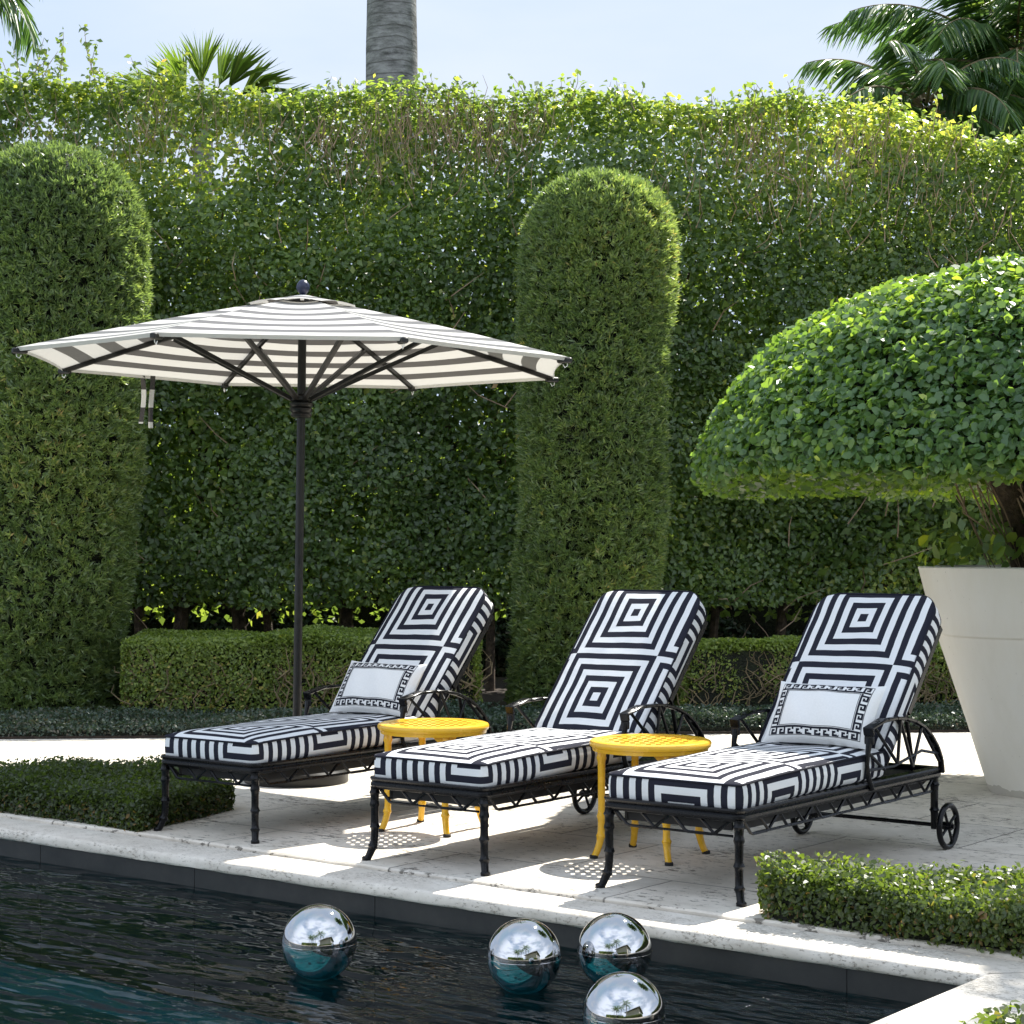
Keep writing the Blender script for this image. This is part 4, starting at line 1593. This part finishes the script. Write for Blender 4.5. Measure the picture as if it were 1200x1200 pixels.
BA = math.atan2(.685, .62)      # recline angle from horizontal
def back_matrix():
    # y of the cushion runs up the recline, z is the front normal
    y = Vector((0, math.cos(BA), math.sin(BA)))
    x = Vector((1, 0, 0))
    z = x.cross(y)
    M = Matrix((x, y, z)).transposed().to_4x4()
    M.translation = Vector((0, 1.33, .55)) - z * .115
    return M

def make_lounger(box_m, label, loc, th, seed):
    root = lounger_base()
    root['label'] = label
    def bend(p):
        q = p.copy()
        q.z += .030 * (1 - math.exp(-max(0, p.y) / .5))
        return q
    cushion('seat_cushion', .668, .015, 1.36,   .035, .03, .122, .022, [M_squares, box_m], root, (TILE * 100.5, TILE * 100 + TILE * .5 - .275), Matrix.Translation((0, 0, RIM + .006)), bend, .0055, seed)
    M = back_matrix()
    Lb = .945
    cushion('back_cushion', .665, -.03, Lb, .035, .125, .112, .02, [M_squares, box_m], root, (TILE * 100.5 + .024, TILE * 102 - (Lb - .796 * .585) * .88), M, None, .004, seed + 1, .88)
    mb = MB()
    P, N, s, tot = outline(.60, -.06, Lb + .0, .03, .09)
    mb.tube([M @ (p + Vector((0, 0, -.018))) for p in P], .016, 10, closed=True)
    for yy in (.12, .3, .48, .66, .82):
        mb.bar(M @ Vector((-.30, yy, -.02)), M @ Vector((.30, yy, -.02)), .03, .008)
    mb.bar(M @ Vector((.318, .30, -.02)), M @ Vector((.318, Lb - .10, -.02)), .018, .034)
    mb.bar(M @ Vector((-.318, .30, -.02)), M @ Vector((-.318, Lb - .10, -.02)), .018, .034)
    bf = mb.build('back_frame', M_frame, root)
    mb = MB()
    for sx in (-.24, .24):
        mb.tube([M @ Vector((sx, .45, -.03)), (sx, 1.86, RIM - .01)], .011, 8)
    mb.tube([(-.27, 1.86, RIM - .01), (.27, 1.86, RIM - .01)], .011, 8)
    mb.build('back_support', M_frame, bf)
    root.location = loc
    root.rotation_euler.z = -th
    return root
LG = [((-1.572, 9.772), .645), ((-.405, 8.84), .640), ((.67, 8.115), .654)]
first = make_lounger(M_box_u, 'leftmost patterned chaise lounge, with the umbrella pole behind its seat', (*LG[0][0], 0), LG[0][1], 200)
mid = copy_tree(first)
mid.location = (*LG[1][0], 0)
mid.rotation_euler.z = -LG[1][1]
mid['label'] = 'middle patterned chaise lounge standing between the two yellow tables, without a pillow'
right = copy_tree(first)
right.location = (*LG[2][0], 0)
right.rotation_euler.z = -LG[2][1]
right['label'] = 'rightmost patterned chaise lounge with spoked wheel showing, beside the cream planter'
for ch in right.children:
    if ch.name.startswith(('seat_cushion', 'back_cushion')):
        ch.data = ch.data.copy()
        ch.data.materials[1] = M_box_n

# ---- lumbar pillows ------------------------------------------------------
KEY = [(0, 4, 6, 5), (4, 0, 5, 4), (1, 0, 4, 1), (1, 1, 2, 3), (2, 2, 3, 3)]   # one Greek key hook in a 5x5 cell, per 6 wide unit
def pillow(label, lounger, dx, group):
    W_, H_, T_ = .57, .345, .07
    loc, th = lounger
    # resting on the seat, leaning on the back cushion
    L = Matrix.Translation((*loc, 0)) @ Matrix.Rotation(-th, 4, 'Z')
    ang = rad(56)
    y = Vector((0, math.cos(ang), math.sin(ang))); x = Vector((1, 0, 0)); z = x.cross(y)
    M = Matrix((x, y, z)).transposed().to_4x4()
    base = Vector((dx, 1.185, RIM + .006 + .122 + .046))
    M.translation = base + y * (H_ / 2)
    root = thing('throw_pillow', label, 'pillow', (L @ base), -th, group)
    RT = root.matrix_basis.inverted() @ L @ M if False else None
    inv = (Matrix.Translation(L @ base) @ Matrix.Rotation(-th, 4, 'Z')).inverted()
    X = inv @ L @ M
    def shape(a, b, side):
        """a, b in -1..1"""
        k_ = 1 - .055 * (1 - abs(b) ** 2) * abs(a) ** 3
        l_ = 1 - .10 * (1 - abs(a) ** 2) * abs(b) ** 3
        px, py = a * W_ / 2 * k_, b * H_ / 2 * l_
        tt = ((1 - abs(a) ** 2.6) * (1 - abs(b) ** 2.6)) ** .55
        w = .004 * math.sin(9 * a + 3 * b) * tt
        return Vector((px, py, side * (T_ * tt) + w))
    mb = MB()
    n, m = 40, 28
    for side in (1, -1):
        vs = [X @ shape(-1 + 2 * i / n, -1 + 2 * j / m, side) for j in range(m + 1) for i in range(n + 1)]
        fs = []
        for j in range(m):
            for i in range(n):
                a = j * (n + 1) + i
                f = (a, a + 1, a + n + 2, a + n + 1)
                fs.append(f if side == 1 else f[::-1])
        mb.add(vs, fs)
    body = mb.build('cover', M_white, root, angle=80)
    mb = MB()
    def patch(x0, x1, y0, y1):     # metres on the flat front
        nx, ny = max(1, int(abs(x1 - x0) / .02)), max(1, int(abs(y1 - y0) / .02))
        vs = []
        for j in range(ny + 1):
            for i in range(nx + 1):
                px, py = x0 + (x1 - x0) * i / nx, y0 + (y1 - y0) * j / ny
                q = shape(px / (W_ / 2), py / (H_ / 2), 1)
                vs.append(X @ (q + Vector((0, 0, .0012))))
        fs = []
        for j in range(ny):
            for i in range(nx):
                a = j * (nx + 1) + i
                fs.append((a, a + 1, a + nx + 2, a + nx + 1))
        mb.add(vs, fs)
    bx, by = W_ / 2 - .040, H_ / 2 - .026      # outer line
    bw = .050                                 # band width
    lw = .0028
    for ins in (0, bw):
        ex, ey = bx - ins, by - ins
        patch(-ex, ex, ey - lw, ey); patch(-ex, ex, -ey, -ey + lw)
        patch(-ex, -ex + lw, -ey + lw, ey - lw); patch(ex - lw, ex, -ey + lw, ey - lw)
    cell = (bw - 2 * lw - .004) / 5
    off = lw + .0025
    def run(length, place):
        cnt = max(1, round(length / (6 * cell)))
        cw = length / (cnt * 6)
        for q in range(cnt):
            for (x0, y0, x1, y1) in KEY:
                place((q * 6 + x0 - .14) * cw, (q * 6 + x1 + .14) * cw, (y0 - .13) * cell, (y1 + .13) * cell)
    lx, ly = 2 * (bx - off), 2 * (by - bw)
    run(lx, lambda s0, s1, t0, t1: patch(-bx + off + s0, -bx + off + s1, -by + off + t0, -by + off + t1))
    run(lx, lambda s0, s1, t0, t1: patch(bx - off - s1, bx - off - s0, by - off - t1, by - off - t0))
    run(ly, lambda s0, s1, t0, t1: patch(bx - off - t1, bx - off - t0, -by + bw + s0, -by + bw + s1))
    run(ly, lambda s0, s1, t0, t1: patch(-bx + off + t0, -bx + off + t1, by - bw - s1, by - bw - s0))
    mb.build('key_border', M_navy, body, angle=80)
    return root
PGp = 'white lumbar pillows on the chaise lounges'
pillow('white pillow with black Greek key border on the leftmost lounger', LG[0], .055, PGp)
pillow('white pillow with black Greek key border on the rightmost lounger', LG[2], .05, PGp)

# ---- yellow tables -----------------------------------------------------------
def table():
    root = thing('side_table', 'x', 'side table', (0, 0, 0), 0, 'round yellow metal side tables')
    R, H = .294, .562
    mb = MB()
    prof = [(.238, H - .024), (R - .028, H - .052), (R - .016, H - .052), (R - .012, H - .034), (R - .004, H - .031), (R, H - .022), (R, H - .012), (R - .005, H - .004), (R - .016, H), (.236, H - .002), (.238, H - .024)]
    mb.lathe(prof, 72, cap0=False, cap1=False)
    top = mb.build('tabletop', M_yellow, root, angle=35)
    # perforated centre
    mb = MB()
    c = .0235
    n = int(.26 / c) + 1
    z1, z0 = H - .004, H - .016
    ru = .242
    solid = set()
    for i in range(-n, n + 1):
        for j in range(-n, n + 1):
            x, y = i * c, j * c
            if math.hypot(x, y) > ru:
                continue
            hole = (j % 3 != 2) and ((i + (j // 3)) % 2 == 0) and math.hypot(x, y) < ru - .024
            if not hole:
                solid.add((i, j))
    h = c / 2
    for (i, j) in solid:
        x, y = i * c, j * c
        vs = [(x - h, y - h), (x + h, y - h), (x + h, y + h), (x - h, y + h)]
        v = [(a, b, z0) for a, b in vs] + [(a, b, z1) for a, b in vs]
        fs = [(3, 2, 1, 0), (4, 5, 6, 7)]
        for q, nb in enumerate(((i, j - 1), (i + 1, j), (i, j + 1), (i - 1, j))):
            if nb not in solid:
                fs.append((q, (q + 1) % 4, 4 + (q + 1) % 4, 4 + q))
        mb.add(v, fs)
    mb.build('lattice', M_yellow, top, smooth=False)
    for k_ in range(4):
        a = PI / 2 * k_ + .24
        d = Vector((math.cos(a), math.sin(a), 0)); sd_ = Vector((-d.y, d.x, 0))
        mb = MB()
        r0 = .245
        bamboo(mb, [d * r0 + Vector((0, 0, H - .03)), d * r0 + Vector((0, 0, .38)), d * r0 + Vector((0, 0, .2)), d * (r0 + .004) + Vector((0, 0, .1)), d * (r0 + .02) + Vector((0, 0, .04)), d * (r0 + .036) + Vector((0, 0, .008))], .0185, (.12, .62, .80))
        for sg in (-1, 1):     # curved gussets
            vs, fs = [], []
            for q in range(7):
                t = q / 6
                e = .07 * (1 - math.sqrt(max(0, 1 - (1 - t) ** 2)))
                zz = H - .05 - .085 * (1 - t)
                zz = H - .05 - .085 * t
                wdt = .012 + .055 * (1 - math.sin(t * PI / 2)) 
                for o_ in (-.006, .006):
                    vs += [d * (r0 + o_) + Vector((0, 0, zz)), d * (r0 + o_) + sd_ * sg * wdt + Vector((0, 0, zz))]
            for q in range(6):
                b = q * 4
                fs += [(b, b + 1, b + 5, b + 4), (b + 2, b + 6, b + 7, b + 3), (b + 1, b + 3, b + 7, b + 5)]
            mb.add(vs, fs)
        leg = mb.build('leg', M_yellow, root)
        f = MB()
        f.lathe([(.020, 0), (.021, .012), (.017, .017)], 12, c=d * (r0 + .038))
        f.build('foot_cap', M_rubber, leg)
    return root
t2 = table()
t2.location = (.666, 9.17, 0)
t2['label'] = 'yellow round side table between the middle and the rightmost lounger'
t1 = copy_tree(t2)
t1.location = (-.414, 10.03, 0)
t1.rotation_euler.z = .05
t1['label'] = 'yellow round side table between the leftmost and the middle lounger'

# ---- mirror balls ---------------------------------------------------------------
BG = 'mirror balls floating in the pool'
for px, py, pr, lab in ((374, 1104, 44, 'mirror ball floating alone, left of the other three'),
                        (614, 1121, 44, 'mirror ball in the middle, left of the overlapping pair'),
                        (720, 1114, 44, 'mirror ball nearest the pool wall, partly hidden by the front ball'),
                        (731, 1188, 48.5, 'frontmost mirror ball, cut by the bottom photo edge')):
    Y = 2232 * (1.5 - WATER) / (py - 638 + .84 * pr)     # floating, about a seventh under water
    r_ = pr * Y / 2232
    X_ = (px - 600) / 2232 * Y
    z = 1.5 - (py - 638) / 2232 * Y
    root = thing('mirror_ball', lab, 'mirror ball', (X_, Y, z), random.uniform(0, 6), BG)
    mb = MB()
    n, m = 64, 40
    mb.lathe([(r_ * math.sin(PI * (j + .001) / m) if 0 < j < m else .0004, -r_ * math.cos(PI * j / m)) for j in range(m + 1)], n)
    mb.build('shell', M_mirror, root, angle=180)
    mb = MB()     # welded seam and filler plug
    mb.tube([(r_ * 1.0005 * math.cos(2 * PI * q / 96), r_ * 1.0005 * math.sin(2 * PI * q / 96), 0) for q in range(96)], .0008, 5, closed=True)
    mb.build('seam', M_mirror, root)

# ---- rounded stone at the pool corner --------------------------------------------
def stone():
    mb = MB()
    w1 = Wob(9, 300); w2 = Wob(24, 301)
    rr = []
    for j in range(15):
        t = PI * (j + .3) / 15.6
        ring = []
        for q in range(28):
            a = 2 * PI * q / 28
            d = np.array([[math.sin(t) * math.cos(a), math.sin(t) * math.sin(a), -math.cos(t)]])
            f = 1 + .06 * float(w1(d * .2)[0]) + .03 * float(w2(d * .2)[0])
            ring.append((.15 * f * d[0][0], .12 * f * d[0][1], .10 * f * d[0][2]))
        rr.append(ring)
    mb.rings(rr, cap0=True, cap1=True)
    p = Vector(((1038 - 600) / 2232 * 6.05, 6.05, WATER + .045))
    o = mb.build('pool_stone', M_stone, None, loc=p)
    tag(o, 'rough grey stone breaking the water in the right pool corner', 'stone')
stone()

# ================================================================== seen only in the mirror balls
def house():
    root = thing('pool_house', 'low stucco pool house with a dark hipped roof behind the viewer', 'house', (9.0, -6.0, 0), rad(-35))
    mb = MB()
    mb.box((0, 0, 1.6), (15, 7, 3.2))
    w = mb.build('wall', M_wall, root, smooth=False)
    mb = MB()
    mb.add([(-8.4, -4.4, 3.1), (8.4, -4.4, 3.1), (8.4, 4.4, 3.1), (-8.4, 4.4, 3.1), (-4.2, 0, 5.6), (4.2, 0, 5.6)],
           [(0, 1, 5, 4), (1, 2, 5), (2, 3, 4, 5), (3, 0, 4), (3, 2, 1, 0)])
    mb.build('roof', M_roof, root, smooth=False)
    for i in range(5):
        mb = MB()
        mb.box((-5.6 + 2.8 * i, 3.52, 1.4), (1.7, .12, 2.4))
        mb.build('window', M_glassd, w, smooth=False)
house()
for i, (x, y, h_, fl) in enumerate(((-4.2, -4.0, 5.0, 2.6), (-6.8, -6.0, 6.5, 3.0), (-2.2, -7.0, 7.5, 3.0), (1.0, -1.4, 6.2, 3.0))):
    feather_palm('garden_palm', ('garden palm behind the viewer, nearest the lawn', 'garden palm behind the viewer, farthest from the pool', 'tallest garden palm behind the viewer', 'shortest garden palm, close behind the viewer')[i],
                 (x, y, 0), h_, 18, fl, 400 + i, .13, (-.5, 1.2), 1.2, .6, group='garden palms behind the viewer', width=.05, nlf=30)
box_bush('garden_shrubs', 'bank of bright green garden shrubs across the lawn behind the viewer', 'shrub',
         [(-17, -8.5), (-1, -11.5), (-1, -9.5), (-17, -6.5)], 2.4, ML_fan, .22, 110, ((0, 0, 0), 0), 77, flat=.2, jag=.5, tint=.5)
feather_palm('shade_palm', 'tall feathery palm right of the photo that shades the pool corner', (7.15, 11.0, 0), 7.8, 46, 2.4, 500, .16, (-.5, 1.3), 1.1, .6, width=.07, nlf=34)
